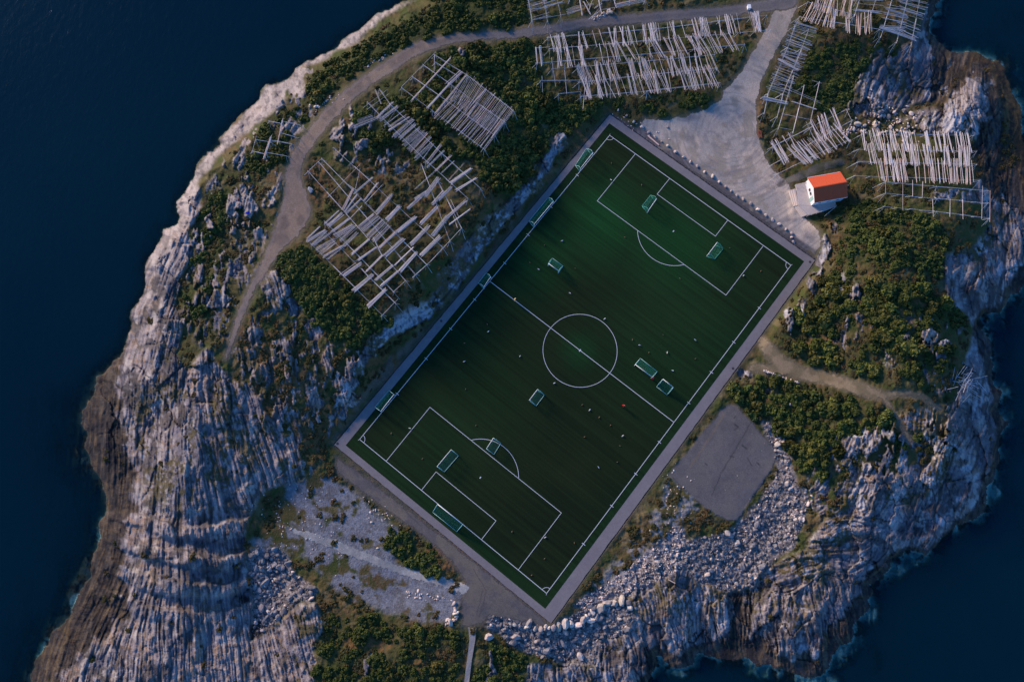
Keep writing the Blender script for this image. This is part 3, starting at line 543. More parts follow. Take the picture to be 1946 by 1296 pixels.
# turf
def turf_mat():
    m = bpy.data.materials.new('artificial_turf'); m.use_nodes = True; t = m.node_tree; n = t.nodes; L = t.links; b = n['Principled BSDF']
    b.inputs['Roughness'].default_value = .85; b.inputs['Specular IOR Level'].default_value = .12
    tc = n.new('ShaderNodeTexCoord'); mp = n.new('ShaderNodeMapping'); mp.inputs['Scale'].default_value = (.9, .012, 1); L.new(tc.outputs['Object'], mp.inputs[0])
    n1 = n.new('ShaderNodeTexNoise'); n1.inputs['Scale'].default_value = 1.5; n1.inputs['Detail'].default_value = 5; L.new(mp.outputs[0], n1.inputs[0])
    n2 = n.new('ShaderNodeTexNoise'); n2.inputs['Scale'].default_value = .045; n2.inputs['Detail'].default_value = 3; L.new(tc.outputs['Object'], n2.inputs[0])
    n3 = n.new('ShaderNodeTexNoise'); n3.inputs['Scale'].default_value = 2.5; n3.inputs['Detail'].default_value = 6; n3.inputs['Roughness'].default_value = .8; L.new(tc.outputs['Object'], n3.inputs[0])
    at = n.new('ShaderNodeAttribute'); at.attribute_name = 'glare_green'
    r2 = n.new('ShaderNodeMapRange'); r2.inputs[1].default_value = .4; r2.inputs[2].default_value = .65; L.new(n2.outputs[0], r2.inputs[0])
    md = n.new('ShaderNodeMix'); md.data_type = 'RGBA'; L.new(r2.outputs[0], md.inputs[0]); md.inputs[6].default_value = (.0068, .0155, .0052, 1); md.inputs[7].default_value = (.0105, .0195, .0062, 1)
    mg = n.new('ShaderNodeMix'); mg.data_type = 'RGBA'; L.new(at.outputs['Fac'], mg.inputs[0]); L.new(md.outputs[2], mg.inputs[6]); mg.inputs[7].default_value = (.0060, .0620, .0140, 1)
    r1 = n.new('ShaderNodeMapRange'); r1.inputs[1].default_value = .3; r1.inputs[2].default_value = .7; r1.inputs[3].default_value = .70; r1.inputs[4].default_value = 1.30; L.new(n1.outputs[0], r1.inputs[0])
    r3 = n.new('ShaderNodeMapRange'); r3.inputs[1].default_value = .3; r3.inputs[2].default_value = .7; r3.inputs[3].default_value = .8; r3.inputs[4].default_value = 1.2; L.new(n3.outputs[0], r3.inputs[0])
    mu = n.new('ShaderNodeMath'); mu.operation = 'MULTIPLY'; L.new(r1.outputs[0], mu.inputs[0]); L.new(r3.outputs[0], mu.inputs[1])
    mm = n.new('ShaderNodeMix'); mm.data_type = 'RGBA'; mm.blend_type = 'MULTIPLY'; mm.inputs[0].default_value = 1; L.new(mg.outputs[2], mm.inputs[6]); L.new(mu.outputs[0], mm.inputs[7])
    L.new(mm.outputs[2], b.inputs['Base Color'])
    bp = n.new('ShaderNodeBump'); bp.inputs['Distance'].default_value = .02; L.new(n3.outputs[0], bp.inputs['Height']); L.new(bp.outputs[0], b.inputs['Normal'])
    return m
M['turf'] = turf_mat()
Iw = [np.array(G(x, y, 0)) for x, y in PATH_I]
def toUV(p):
    x, y = p[0], p[1]; a = x*math.cos(ANG)+y*math.sin(ANG); b = -x*math.sin(ANG)+y*math.cos(ANG); return a+PL/2, b+PW/2
NU, NV = 150, 90; V = []; glare_vals = []
c4 = [toUV(p) for p in Iw]               # top, right, bottom, left
for i in range(NU+1):
    for j in range(NV+1):
        s, t = i/NU, j/NV
        p = np.array(c4[0])*(1-s)*(1-t)+np.array(c4[1])*(1-s)*t+np.array(c4[2])*s*t+np.array(c4[3])*s*(1-t)
        V.append((p[0]-PL/2, p[1]-PW/2, 0))
        u, v = p
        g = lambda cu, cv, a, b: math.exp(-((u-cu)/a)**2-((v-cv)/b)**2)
        e = max(.80*g(20, 12, 13, 12), .62*g(14, 30, 15, 18), .60*g(34, 7, 16, 9), .5*g(50.3, 28.5, 5, 5), .20*g(80, 14, 30, 18), .28*g(30, 45, 26, 22), .18*g(55, 5, 30, 8))  # glare on the turf, painted in as patches of brighter green
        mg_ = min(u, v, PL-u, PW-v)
        if mg_ < 0: e = max(e, .22)  # turf outside the lines is slightly greener too
        glare_vals.append(e)
Fk = (np.arange(NU)[:, None]*(NV+1)+np.arange(NV)[None]).ravel()
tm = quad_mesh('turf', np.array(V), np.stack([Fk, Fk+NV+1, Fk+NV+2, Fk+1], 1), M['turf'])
at = tm.attributes.new('glare_green', 'FLOAT', 'POINT'); at.data.foreach_set('value', np.array(glare_vals, np.float32))
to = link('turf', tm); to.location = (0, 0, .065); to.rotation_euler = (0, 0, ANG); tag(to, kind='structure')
# rim below the turf
mb = MB(); LW = .055; zL = .078
def strip_(p, q, w=LW):
    p = Vector((p[0], p[1])); q = Vector((q[0], q[1])); d = (q-p).normalized(); nrm = Vector((-d.y, d.x))*w; d = d*w
    pts = [p-nrm-d, q-nrm+d, q+nrm+d, p+nrm-d]
    mb.add([T(a.x, a.y, zL) for a in pts], [(0, 1, 2, 3)])
def arc(cu, cv, r, a0, a1, n=64, w=LW):
    for i in range(n):
        t0 = a0+(a1-a0)*i/n; t1 = a0+(a1-a0)*(i+1)/n
        P = [T(cu+(r+s*w)*math.cos(t), cv+(r+s*w)*math.sin(t), zL+.003) for t, s in ((t0, -1), (t1, -1), (t1, 1), (t0, 1))]
        mb.add(P, [(0, 1, 2, 3)])
for a, b in [((0, 0), (PL, 0)), ((0, PW), (PL, PW)), ((0, 0), (0, PW)), ((PL, 0), (PL, PW)), ((PL/2, 0), (PL/2, PW))]: strip_(a, b, .065)
zL = .081
for e, s in ((0, 1), (PL, -1)):
    for dpt, hw in ((16.5, 20.16), (5.5, 9.16)):
        a = e+s*dpt; strip_((e, PW/2-hw), (a, PW/2-hw)); strip_((e, PW/2+hw), (a, PW/2+hw)); zL += .003; strip_((a, PW/2-hw), (a, PW/2+hw)); zL -= .003
    al = math.acos(5.5/9.15); c = e+s*11
    if s > 0: arc(c, PW/2, 9.15, -al, al)
    else: arc(c, PW/2, 9.15, math.pi-al, math.pi+al)
    strip_((c-.12, PW/2), (c+.12, PW/2), .12)
    for v0 in (0, PW):
        t0 = {(1, 0): 0, (1, 1): -math.pi/2, (-1, 0): math.pi/2, (-1, 1): math.pi}[(s, int(v0 > 0))]
        arc(e, v0, 1.3, t0, t0+math.pi/2, 12, .05)
zL = .087
arc(PL/2, PW/2, 9.15, 0, 2*math.pi, 96); strip_((PL/2-.15, PW/2), (PL/2+.15, PW/2), .15)
for k in (.14, .25, .345, .44, .56, .655, .75, .86):               # short ticks across the touchlines
    for v0 in (0, PW): strip_((PL*k, v0-.35), (PL*k, v0+.45), .06)
for (u, v) in ((0, 0), (PL, 0), (0, PW), (PL, PW)):
    du = -.7 if u == 0 else .7; dv = -.7 if v == 0 else .7; strip_((u, v), (u+du*.5, v+dv*.2), .045)
tag(mb.obj('pitch_markings', M['line']), kind='structure')
# concrete walkway going down the bank
mb = MB(); A_ = [(890, 1192, 905, 1194), (892, 1215, 903, 1216), (888, 1250, 897, 1251), (884, 1280, 893, 1282), (881, 1310, 890, 1312)]
for (a, b) in zip(A_[:-1], A_[1:]):
    P = [gp(a[0], a[1], .25), gp(a[2], a[3], .25), gp(b[2], b[3], .25), gp(b[0], b[1], .25)]
    mb.add(P+[Vector((p.x, p.y, p.z-1.0)) for p in P], [(3, 2, 1, 0), (1, 2, 6, 5), (3, 0, 4, 7), (0, 1, 5, 4)])
M['conc'] = mat('rough_concrete', (.32, .29, .27), .9, var=.35, scale=1.2, bump=.05, bscale=3, spec=.2)
tag(mb.obj('concrete_walkway', M['conc']), kind='structure')

# ------------------------------------------------------------------ sea
def sea_mat():
    m = bpy.data.materials.new('sea_water'); m.use_nodes = True; t = m.node_tree; n = t.nodes; L = t.links; n.clear()
    out = n.new('ShaderNodeOutputMaterial'); at = n.new('ShaderNodeAttribute'); at.attribute_name = 'depth'
    tc = n.new('ShaderNodeTexCoord'); 
    w1 = n.new('ShaderNodeTexNoise'); w1.inputs['Scale'].default_value = .55; w1.inputs['Detail'].default_value = 7; w1.inputs['Roughness'].default_value = .62; w1.inputs['Distortion'].default_value = .4
    mp = n.new('ShaderNodeMapping'); mp.inputs['Scale'].default_value = (1, .6, 1); mp.inputs['Rotation'].default_value = (0, 0, .7); L.new(tc.outputs['Object'], mp.inputs[0]); L.new(mp.outputs[0], w1.inputs[0])
    bp = n.new('ShaderNodeBump'); bp.inputs['Distance'].default_value = .12; bp.inputs['Strength'].default_value = 1; L.new(w1.outputs[0], bp.inputs['Height'])
    big = n.new('ShaderNodeTexNoise'); big.inputs['Scale'].default_value = .012; big.inputs['Detail'].default_value = 4; L.new(tc.outputs['Object'], big.inputs[0])
    mc = n.new('ShaderNodeMix'); mc.data_type = 'RGBA'; L.new(big.outputs[0], mc.inputs[0]); mc.inputs[6].default_value = (.0004, .0085, .0175, 1); mc.inputs[7].default_value = (.0012, .0200, .0330, 1)
    df = n.new('ShaderNodeBsdfDiffuse'); L.new(mc.outputs[2], df.inputs[0])
    # water thins out near the shore: absorption by depth
    ex = n.new('ShaderNodeMath'); ex.operation = 'MULTIPLY'; ex.inputs[1].default_value = -.62; L.new(at.outputs['Fac'], ex.inputs[0])
    e2 = n.new('ShaderNodeMath'); e2.operation = 'EXPONENT'; L.new(ex.outputs[0], e2.inputs[0])
    tint = n.new('ShaderNodeMix'); tint.data_type = 'RGBA'; L.new(e2.outputs[0], tint.inputs[0]); tint.inputs[6].default_value = (.10, .62, .66, 1); tint.inputs[7].default_value = (.9, .98, .98, 1)
    tr = n.new('ShaderNodeBsdfTransparent'); L.new(tint.outputs[2], tr.inputs[0])
    mx = n.new('ShaderNodeMixShader'); L.new(e2.outputs[0], mx.inputs[0]); L.new(df.outputs[0], mx.inputs[1]); L.new(tr.outputs[0], mx.inputs[2])
    gl = n.new('ShaderNodeBsdfGlossy'); gl.inputs['Roughness'].default_value = .14; gl.inputs['Color'].default_value = (.5, .72, .85, 1); L.new(bp.outputs[0], gl.inputs['Normal'])
    fr = n.new('ShaderNodeFresnel'); fr.inputs[0].default_value = 1.33; L.new(bp.outputs[0], fr.inputs['Normal'])
    fm = n.new('ShaderNodeMath'); fm.operation = 'MULTIPLY'; fm.inputs[1].default_value = .75; L.new(fr.outputs[0], fm.inputs[0])
    m2 = n.new('ShaderNodeMixShader'); L.new(fm.outputs[0], m2.inputs[0]); L.new(mx.outputs[0], m2.inputs[1]); L.new(gl.outputs[0], m2.inputs[2])
    L.new(m2.outputs[0], out.inputs[0]); return m
M['sea'] = sea_mat()
ii = np.unique(np.r_[np.arange(0, NX, 3), NX-1]); jj = np.unique(np.r_[np.arange(0, NY, 3), NY-1])
SX, SY = np.meshgrid(AX[ii], AY[jj]); SD = np.clip(SEA-Z[np.ix_(jj, ii)], 0, 40)
SV = G(SX, SY, np.full(SX.shape, SEA)); nx, ny = len(ii), len(jj)
fs = (np.arange(ny-1)[:, None]*nx+np.arange(nx-1)[None]).ravel()
keep = ((SD[:-1, :-1]+SD[1:, :-1]+SD[:-1, 1:]+SD[1:, 1:]) > 0).ravel(); fs = fs[keep]
me = quad_mesh('sea', SV.reshape(-1, 3), np.stack([fs, fs+nx, fs+nx+1, fs+1], 1), M['sea'])
at = me.attributes.new('depth', 'FLOAT', 'POINT'); at.data.foreach_set('value', SD.astype(np.float32).ravel())
tag(link('sea', me), kind='structure')

# ------------------------------------------------------------------ drying racks
def pole_mesh(name, m, seed, n=6):
    r = random.Random(seed); mb = MB(); k = 5; rings = []
    bx, by = r.uniform(-.012, .012), r.uniform(-.012, .012)
    for i in range(k+1):
        t = i/k; rr = (1-.35*t)*(1+r.uniform(-.06, .06)); ox = bx*math.sin(math.pi*t)*30; oy = by*math.sin(math.pi*t)*30
        rings.append([(ox+rr*math.cos(2*math.pi*j/n), oy+rr*math.sin(2*math.pi*j/n), t) for j in range(n)])
    v = sum(rings, []); f = []
    for i in range(k):
        for j in range(n): f.append((i*n+j, i*n+(j+1) % n, (i+1)*n+(j+1) % n, (i+1)*n+j))
    f += [tuple(range(n-1, -1, -1)), tuple(range(k*n, k*n+n))]
    mb.add(v, f); me = bpy.data.meshes.new(name); me.from_pydata(mb.v, [], mb.f); me.materials.append(m)
    me.polygons.foreach_set('use_smooth', [True]*len(me.polygons)); me.update(); return me
POLES = {k: [pole_mesh('drying_pole', M[m], s) for s in range(4)] for k, m in (('n', 'wood'), ('w', 'wood_w'), ('g', 'wood_g'))}
def place_pole(name, a, b, r, kind, parent, rr=R_):
    a, b = Vector(a), Vector(b); d = b-a
    if d.length < .2: return None
    o = bpy.data.objects.new(name, rr.choice(POLES[kind])); COL.objects.link(o)
    q = d.to_track_quat('Z', 'Y'); Mx = Matrix.Translation(a)@q.to_matrix().to_4x4()@Matrix.Diagonal((r, r, d.length, 1))
    o.parent = parent; o.matrix_basis = Matrix.Translation(-parent.location)@Mx
    return o
def joined_poles(name, L, parent, kind):
    mb = MB()
    for a, b, r in L:
        a = Vector(a)-parent.location; b = Vector(b)-parent.location; mb.tube(a, b, r, 6, r*.65)
    o = mb.obj(name, M[{'n': 'wood', 'w': 'wood_w', 'g': 'wood_g'}[kind]], parent); o['kind'] = 'stuff'
RH = 3.0
def rack(name, label, rails, rows=(), bundles=(), cross=(), h=RH, kind='n', step=4.2, warm=.12, seed=1, cat='drying rack', rowr=.043, group='wooden fish drying racks'):
    """rails/cross: (x1,y1,x2,y2); rows: (tops ax,ay,bx,by, bottoms cx,cy,dx,dy, n, cluster, jitter, layer); bundles: (x1,y1,x2,y2,n,width)"""
    rr = random.Random(seed); ax = np.mean([q[0] for q in rails]+[q[2] for q in rails]); ay = np.mean([q[1] for q in rails]+[q[3] for q in rails])
    t = empty(name, gp(ax, ay, 0)); tag(t, label, cat, group)
    pts_ = [(a+(c-a)*k/4, b+(d-b)*k/4) for (a, b, c, d) in rails for k in range(5)]
    Am = np.array([[x, y, 1] for x, y in pts_]); bz = np.array([zg(x, y) for x, y in pts_]); co_ = np.linalg.lstsq(np.vstack([Am, np.diag((60, 60, .01))*.5]), np.append(bz, [0, 0, 0]), rcond=None)[0]
    P = lambda x, y, e: Vector(G(x, y, co_[0]*x+co_[1]*y+co_[2]+h+e))
    posts = []
    for (x1, y1, x2, y2) in rails:
        a, b = P(x1, y1, 0), P(x2, y2, 0); L = (b-a).length; k = max(1, int(L/6.5)); 
        for off in ((0, 0), (.10, .07)):
            pts = [a.lerp(b, i/k) for i in range(k+1)]
            for i in range(k):
                p, q = pts[i].copy(), pts[i+1].copy(); e = (q-p).normalized()*.5
                s = Vector((-(q-p).y, (q-p).x, 0)).normalized()*(off[0]+rr.uniform(-.05, .05))
                p = p+s+Vector((0, 0, off[1]*rr.random()-.05)); q = q+s+Vector((0, 0, off[1]*rr.random()-.05))
                if off[0] and rr.random() < .25: continue
                place_pole('rail', p-e*rr.uniform(.2, 1), q+e*rr.uniform(.2, 1), rr.uniform(.038, .05), kind if rr.random() > .3 else 'n', t, rr)
        k = max(1, round(L/step)); dr = (b-a).normalized(); sd = Vector((-dr.y, dr.x, 0))
        for i in range(k+1):
            p = a.lerp(b, i/k)+Vector((0, 0, -.08))
            for s in (-1, 1):
                f = p+sd*s*rr.uniform(.7, 1.1)+dr*rr.uniform(-.2, .2); f.z = gw(f.x, f.y)-.1
                top = p+(p-f).normalized()*.25; posts.append((f, top)) if (s > 0 or i in (0, k)) else None
            if i in (0, k):
                e = -dr if i == 0 else dr; f = p+e*1.5; f.z = gw(f.x, f.y)-.1; posts.append((f, p))
    for i, (f, p) in enumerate(posts[:100]): place_pole('leg', f, p, .045, 'g', t, rr)
    if len(posts) > 100: joined_poles('rack_legs', [(f, p, .06) for f, p in posts[100:]], t, kind)
    for (x1, y1, x2, y2) in cross: place_pole('cross_beam', P(x1, y1, -.12), P(x2, y2, -.12), .055, kind, t, rr)
    PO = []
    for row in rows:
        ax, ay, bx, by, cx, cy, dx, dy, n, clus, jit, lay = row; n = int(n*(1.2 if clus else 1)); jit = jit*.8
        ts = []
        while len(ts) < n:
            c = rr.random(); m = rr.choice((1, 1, 2, 3, 4)) if clus else 1; lean = rr.gauss(0, jit)
            if not clus: c = (len(ts)+.5+rr.uniform(-.35, .35))/n
            for _ in range(m): ts.append((c+rr.gauss(0, .0035*clus), lean+rr.gauss(0, jit*.35)))
        L = math.hypot(bx-ax, by-ay)
        for c, ln in ts[:n]:
            c = min(max(c, 0), 1); c2 = min(max(c+ln/L, -.01), 1.01); e1 = rr.uniform(-.10, .05); e2 = rr.uniform(-.05, .10)
            X1, Y1, X2, Y2 = ax+(bx-ax)*c, ay+(by-ay)*c, cx+(dx-cx)*c2, cy+(dy-cy)*c2
            q1 = (X1+(X2-X1)*e1, Y1+(Y2-Y1)*e1); q2 = (X1+(X2-X1)*(1+e2), Y1+(Y2-Y1)*(1+e2))
            z = .16+.12*lay; a = P(q1[0], q1[1], z+rr.uniform(0, .06)); b = P(q2[0], q2[1], z+.05*rr.random())
            if rr.random() < .5: a, b = b, a
            PO.append((a, b, rowr*rr.uniform(.8, 1.35)))
    for (x1, y1, x2, y2, n, wd) in bundles:
        n = n if n < 3 else int(round(n*1.5)); wd = wd*1.2 if n > 4 else wd; L = math.hypot(x2-x1, y2-y1); nx_, ny_ = -(y2-y1)/L, (x2-x1)/L
        for i in range(n):
            o = ((i+.5)/n-.5)*wd if n > 1 else 0; o2 = o*rr.uniform(.6, 1.1)+rr.uniform(-.1, .1)*wd; e1 = rr.uniform(-.05, .05); e2 = rr.uniform(-.05, .05)
            q1 = (x1+nx_*o+(x2-x1)*e1, y1+ny_*o+(y2-y1)*e1); q2 = (x2+nx_*o2+(x2-x1)*e2, y2+ny_*o2+(y2-y1)*e2)
            z = .16+(.09*(i % 3) if n > 3 else .05)
            a = P(q1[0], q1[1], z); b = P(q2[0], q2[1], z+.03)
            if rr.random() < .5: a, b = b, a
            PO.append((a, b, rowr*rr.uniform(.8, 1.3)))
    PO.sort(key=lambda q: -(q[0]-q[1]).length)
    for a, b, r in PO[:100]: place_pole('drying_pole', a, b, r, 'w' if rr.random() < warm else ('g' if (kind == 'g' and rr.random() < .6) or rr.random() < .12 else 'n'), t, rr)
    if len(PO) > 100: joined_poles('drying_poles', PO[100:], t, 'n')
    return t
def cr(f, L, k=4):
    """map the first k numbers of every tuple through crop transform f; widths too"""
    out = []
    for q in L:
        c = f(q[:k]); rest = list(q[k:])
        if k == 4 and len(rest) == 2: rest[1] = rest[1]/f.s
        out.append(tuple(c)+tuple(rest))
    return out
def CR(ox, oy, s):
    f = crop(ox, oy, s)
    class F_:
        def __call__(self, L): return f(L)
    g = F_(); g.s = s; return g
k_ = CR(570, 270, 8.1); m_ = CR(570, 400, 5.891); q_ = CR(740, 380, 5.4); p_ = CR(670, 160, 5.892)
big_b = cr(k_, [(660,1040,825,720,4,36),(690,1070,890,800,3,30),(700,1110,945,870,3,40),(825,800,1120,545,3,34),(985,910,1200,630,3,34),(1000,950,1260,670,1,1),(1175,1100,1415,810,6,52),(1340,1200,1539,985,7,56),(855,720,930,390,1,1),(750,665,870,745,1,1),(370,1280,605,1045,2,16),(450,1290,640,1090,3,46),(760,1190,960,980,2,8)]) \
 + cr(m_, [(270,150,430,5,2,16),(310,180,480,40,4,40),(75,320,220,185,3,22),(75,345,290,220,4,30),(130,390,300,230,3,34),(150,390,360,240,3,30),(180,435,390,320,3,36),(220,480,400,350,4,46),(260,520,480,395,3,30),(300,550,480,410,2,22),(360,240,545,95,4,24),(390,290,600,170,5,60),(450,340,640,170,3,50),(490,400,650,240,3,36),(655,190,830,40,4,28),(690,230,880,70,5,60),(760,290,940,110,4,50),(820,350,1000,160,4,46),(580,490,775,320,6,22),(650,560,855,410,5,22),(735,690,925,500,4,18),(490,730,685,590,7,34),(445,720,620,590,1,1),(600,900,815,715,8,38),(760,1075,965,880,8,38),(845,780,1045,610,4,24),(905,850,1110,670,5,26),(1120,680,1310,470,7,38),(1065,610,1265,415,3,14),(885,420,1080,240,6,24),(950,510,1170,315,7,38),(1085,240,1300,65,6,28),(1110,250,1305,90,2,10),(965,100,1080,0,6,30),(820,300,920,510,2,8),(690,650,770,745,2,10)]) \
 + cr(q_, [(185,90,320,-30,4,30),(320,245,490,70,6,30),(220,460,410,270,6,34),(325,570,520,375,7,34),(440,50,560,-90,5,30),(440,370,600,170,5,34),(580,190,790,5,4,24),(620,250,830,95,3,16),(630,0,710,170,1,1),(650,150,700,290,1,1)]) \
 + cr(p_, [(805,1260,965,1050,7,42),(700,1296,830,1210,5,40),(960,1296,1110,1150,5,34),(1100,1110,1330,945,7,32),(1150,1195,1390,1050,4,26)])
big_r = [(590.4,462.8,725.3,597.8),(617.5,442.4,751.6,576.5),(617.5,422,748,555),(586,326.8,771,534),(606,309.5,789,522),(612,303,810,503),(634,281,840,469),(800.7,313.6,855,458),(831,344,877,434)]
big_c = [(578.6,333,612,301),(623,375,684.8,312),(723.6,602,756.7,568),(746.5,556,770,534),(783.9,527,800,512),(784,528,818,497),(818,497,877,434),(700,455,740,418),(760,480,800,442)]
rack('large_drying_rack', 'largest drying rack, a wide lattice with bundled grey poles west of the pitch', big_r, (), big_b, big_c, seed=11, step=5.5, kind='n', rowr=.048, warm=.05)
rack('narrow_drying_rack', 'narrow diagonal rack with short poles between the big lattice and the square rack', cr(p_, [(300,60,420,230),(420,230,1000,780),(1000,780,1430,1170),(170,210,370,420),(370,420,820,860),(820,860,1290,1280)]), (),
 cr(p_, [(110,275,380,70,1,1),(150,295,400,115,1,1),(250,60,320,220,2,15),(275,380,450,205,5,28),(300,410,505,250,6,34),(0,490,300,370,5,36),(60,420,220,360,4,40),(350,470,590,285,2,14),(370,460,500,270,1,1),(400,485,600,350,3,24),(410,520,630,375,5,22),(400,480,680,400,1,1),(455,595,680,400,6,46),(525,610,705,450,7,32),(570,650,750,490,4,36),(575,690,780,530,4,36),(630,745,830,545,6,56),(700,775,870,590,4,36),(700,840,890,660,4,36),(785,840,900,680,2,12),(825,890,990,680,4,28),(830,940,1025,750,3,26),(920,980,1105,800,4,18),(990,1000,1140,860,2,14),(1070,1080,1245,890,2,14),(700,1180,910,990,2,20)]), seed=12, rowr=.034)
r_ = CR(760, 90, 6.478)
rack('square_drying_rack', 'square rack closely laid with thin poles, its north-west bays empty', cr(r_, [(430,100,830,350),(830,350,1400,790),(440,190,700,350),(290,225,640,470),(640,470,1290,930),(160,370,560,650),(560,650,1170,1090),(25,500,400,780),(400,780,1040,1260)]),
 [tuple(r_([680,530,1290,930,400,820,1020,1265]))+(40,0,2.2,0), tuple(r_([810,310,1400,790,610,640,1150,1100]))+(40,0,2.2,1)], cr(r_, [(150,650,610,150,5,14),(340,750,630,430,5,22),(420,310,425,100,1,1),(560,450,740,290,2,12),(590,470,760,310,4,30),(440,810,820,340,3,20),(1060,510,900,690,3,20)]), cr(r_, [(20,490,440,60),(1040,1265,1400,790)]), seed=13, rowr=.040)
rack('long_drying_rack', 'longest rack of upright-looking poles directly beside the coast road', [(1042,72,1250,55),(1250,55,1457,30),(1045,94,1250,76),(1250,76,1464,58),(1020,121,1220,104),(1220,104,1415,85)],
 [(1042,68,1455,22,1049,100,1462,58,112,1,5,0), (1056,92,1388,60,1063,128,1408,95,92,1,6,1)], [(1018,89,1021,123,2,3),(1026,87,1030,125,3,5)], [(1018,92,1045,90)], seed=14, warm=.22)
rack('lower_drying_rack', 'long rack south of the longest one, poles heaped in two rows', [(1100,128,1230,117),(1230,117,1358,105),(1100,157,1230,143),(1230,143,1362,130),(1105,184,1230,174),(1230,174,1367,158)],
 [(1099,122,1353,100,1110,160,1363,136,92,1,5,0), (1104,149,1351,126,1114,188,1364,165,88,1,6,1)], [(1097,124,1108,152,6,8),(1113,190,1120,158,2,4),(1108,206,1112,160,1,1)], seed=15, warm=.2)
rack('empty_blue_grey_rack', 'empty grey frame standing in the bushes left of the lower long rack', [(1050,131,1099,127),(1028,154,1101,153),(1062,179,1103,175)], (), (), [(1048,110,1056,165),(1072,122,1077,180),(1030,145,1031,176)], seed=16, kind='g')
u_ = CR(990, 0, 7.784)
rack('roadside_drying_rack', 'rack with level grey poles at the top edge above the coast road', cr(u_, [(85,-120,160,310),(320,-130,390,310),(510,-120,590,240)]),
 [tuple(u_([75,-120,150,310,330,-170,425,250]))+(26,1,3,0), tuple(u_([290,-120,370,200,530,-150,620,110]))+(18,1,3,1)], (), cr(u_, [(160,305,660,215),(140,120,650,40)]), seed=17, kind='g')
rack('collapsed_drying_rack', 'half-collapsed rack with jumbled poles above the coast road', cr(u_, [(1180,150,1840,25),(1200,20,1830,-60),(700,-60,1200,-90)]), (),
 cr(u_, [(680,185,870,130,8,80),(905,225,860,-60,3,18),(1030,220,930,30,3,20),(1000,170,1070,-40,2,14),(1180,160,1140,-60,3,16),(1000,290,1170,160,2,12),(1040,290,1150,130,1,1),(900,100,1080,60,2,30),(1020,100,950,-20,1,1),(1400,90,1830,0,7,56),(1410,120,1370,-20,2,12),(1615,70,1600,-10,1,1),(1830,30,1815,-60,1,1),(1080,130,1200,60,2,20),(700,60,720,10,2,20)]), seed=18, h=2.2, warm=.3)
w_ = CR(1500, 0, 6.487)
rack('north_drying_rack', 'rack of pinkish poles right of the gravel road at the top edge', cr(w_, [(130,215,1110,365),(230,30,800,190),(330,-130,860,-40)]),
 [tuple(w_([270,40,740,190,145,245,740,400]))+(50,1,4,0), tuple(w_([360,-90,800,-10,280,110,780,230]))+(48,1,4,1), tuple(w_([810,175,1070,150,815,420,1075,400]))+(18,1,3,0)], (), (), seed=19, warm=.45)
rack('corner_drying_rack', 'rack of bluish poles on the rocks nearest the dark inlet at the top edge', cr(w_, [(880,-60,800,200),(1090,-60,1010,180),(1280,-60,1130,450),(1470,-60,1320,520),(1620,-60,1500,560)]),
 [tuple(w_([820,-60,800,150,1150,-40,1120,170]))+(16,1,3,0), tuple(w_([1220,-40,1120,400,1490,20,1400,450]))+(24,1,3,0), tuple(w_([1380,-30,1340,370,1700,40,1560,500]))+(24,1,3,1)], cr(w_, [(1190,110,1450,200,4,20),(1130,340,1560,490,5,30),(800,130,1110,160,2,20)]), seed=20, kind='g')
x_ = CR(1440, 30, 4.179)
rack('roadside_narrow_rack', 'narrow rack running down the east side of the gravel road', cr(x_, [(295,80,240,250),(240,250,80,620),(80,620,50,770),(405,110,350,260),(350,260,200,620),(200,620,155,800),(285,480,165,890)]),
 [tuple(x_([285,70,75,590,465,130,240,640]))+(46,0,4,0)], cr(x_, [(40,655,235,695,9,26),(165,345,320,435,5,14),(190,310,330,385,4,14),(295,55,465,105,4,12),(235,200,385,260,3,8)]), seed=21, kind='g')
rack('small_cross_rack', 'small open frame with a few crossing bars in the hollow', cr(x_, [(365,560,280,920),(487,535,415,850)]), (), cr(x_, [(270,680,465,745,3,8),(240,580,500,690,2,30),(430,515,510,540,1,1)]), cr(x_, [(190,780,430,830),(170,890,280,910)]), seed=22)
rack('angled_drying_rack', 'slanting rack of clustered poles just above the red-roofed house', cr(x_, [(125,1040,430,885),(430,885,720,740),(120,1180,430,1010),(430,1010,750,835),(170,1250,450,1110),(450,1110,735,990)]),
 [tuple(x_([85,1020,620,735,190,1180,670,905]))+(56,1,5,0), tuple(x_([215,1065,620,860,345,1200,735,1000]))+(56,1,5,1)], (), cr(x_, [(700,740,750,840)]), seed=23)
rack('east_drying_rack', 'three-row rack of tan poles to the right of the red-roofed house', [(1640,255,1850,258),(1632,284,1856,288),(1632,308,1856,313),(1625,334,1862,343)],
 [(1635,247,1844,254,1643,285,1850,288,92,1,3,0), (1644,272,1847,280,1654,311,1849,316,96,1,3,1), (1664,303,1847,305,1670,342,1849,348,104,1,3,0)], (), (), seed=24, warm=.5)
y_ = CR(1446, 300, 3.892)
rack('empty_east_rack', 'empty wooden frame below the three-row rack at the eastern rocks', cr(y_, [(920,180,1300,215),(1300,215,1680,245),(920,265,1300,305),(1300,305,1680,335),(915,360,1300,400),(1300,400,1690,450)]), (),
 cr(y_, [(922,170,922,265,1,1),(1050,150,1050,380,1,1),(1122,160,1122,290,1,1),(1198,170,1193,300,1,1),(1270,300,1275,430,1,1),(1400,310,1398,440,1,1),(1492,315,1495,460,1,1),(1640,210,1633,465,1,1),(1695,235,1693,465,1,1)]), seed=25, step=3.2, h=2.6)
z_ = CR(460, 0, 3.892)
rack('small_headland_rack', 'upper of the two small bare frames left of the coast road', cr(z_, [(200,900,280,915),(300,900,420,925),(285,985,395,1018)]), (), cr(z_, [(260,1070,300,880,2,8)]), (), seed=26, kind='g', h=2.4)
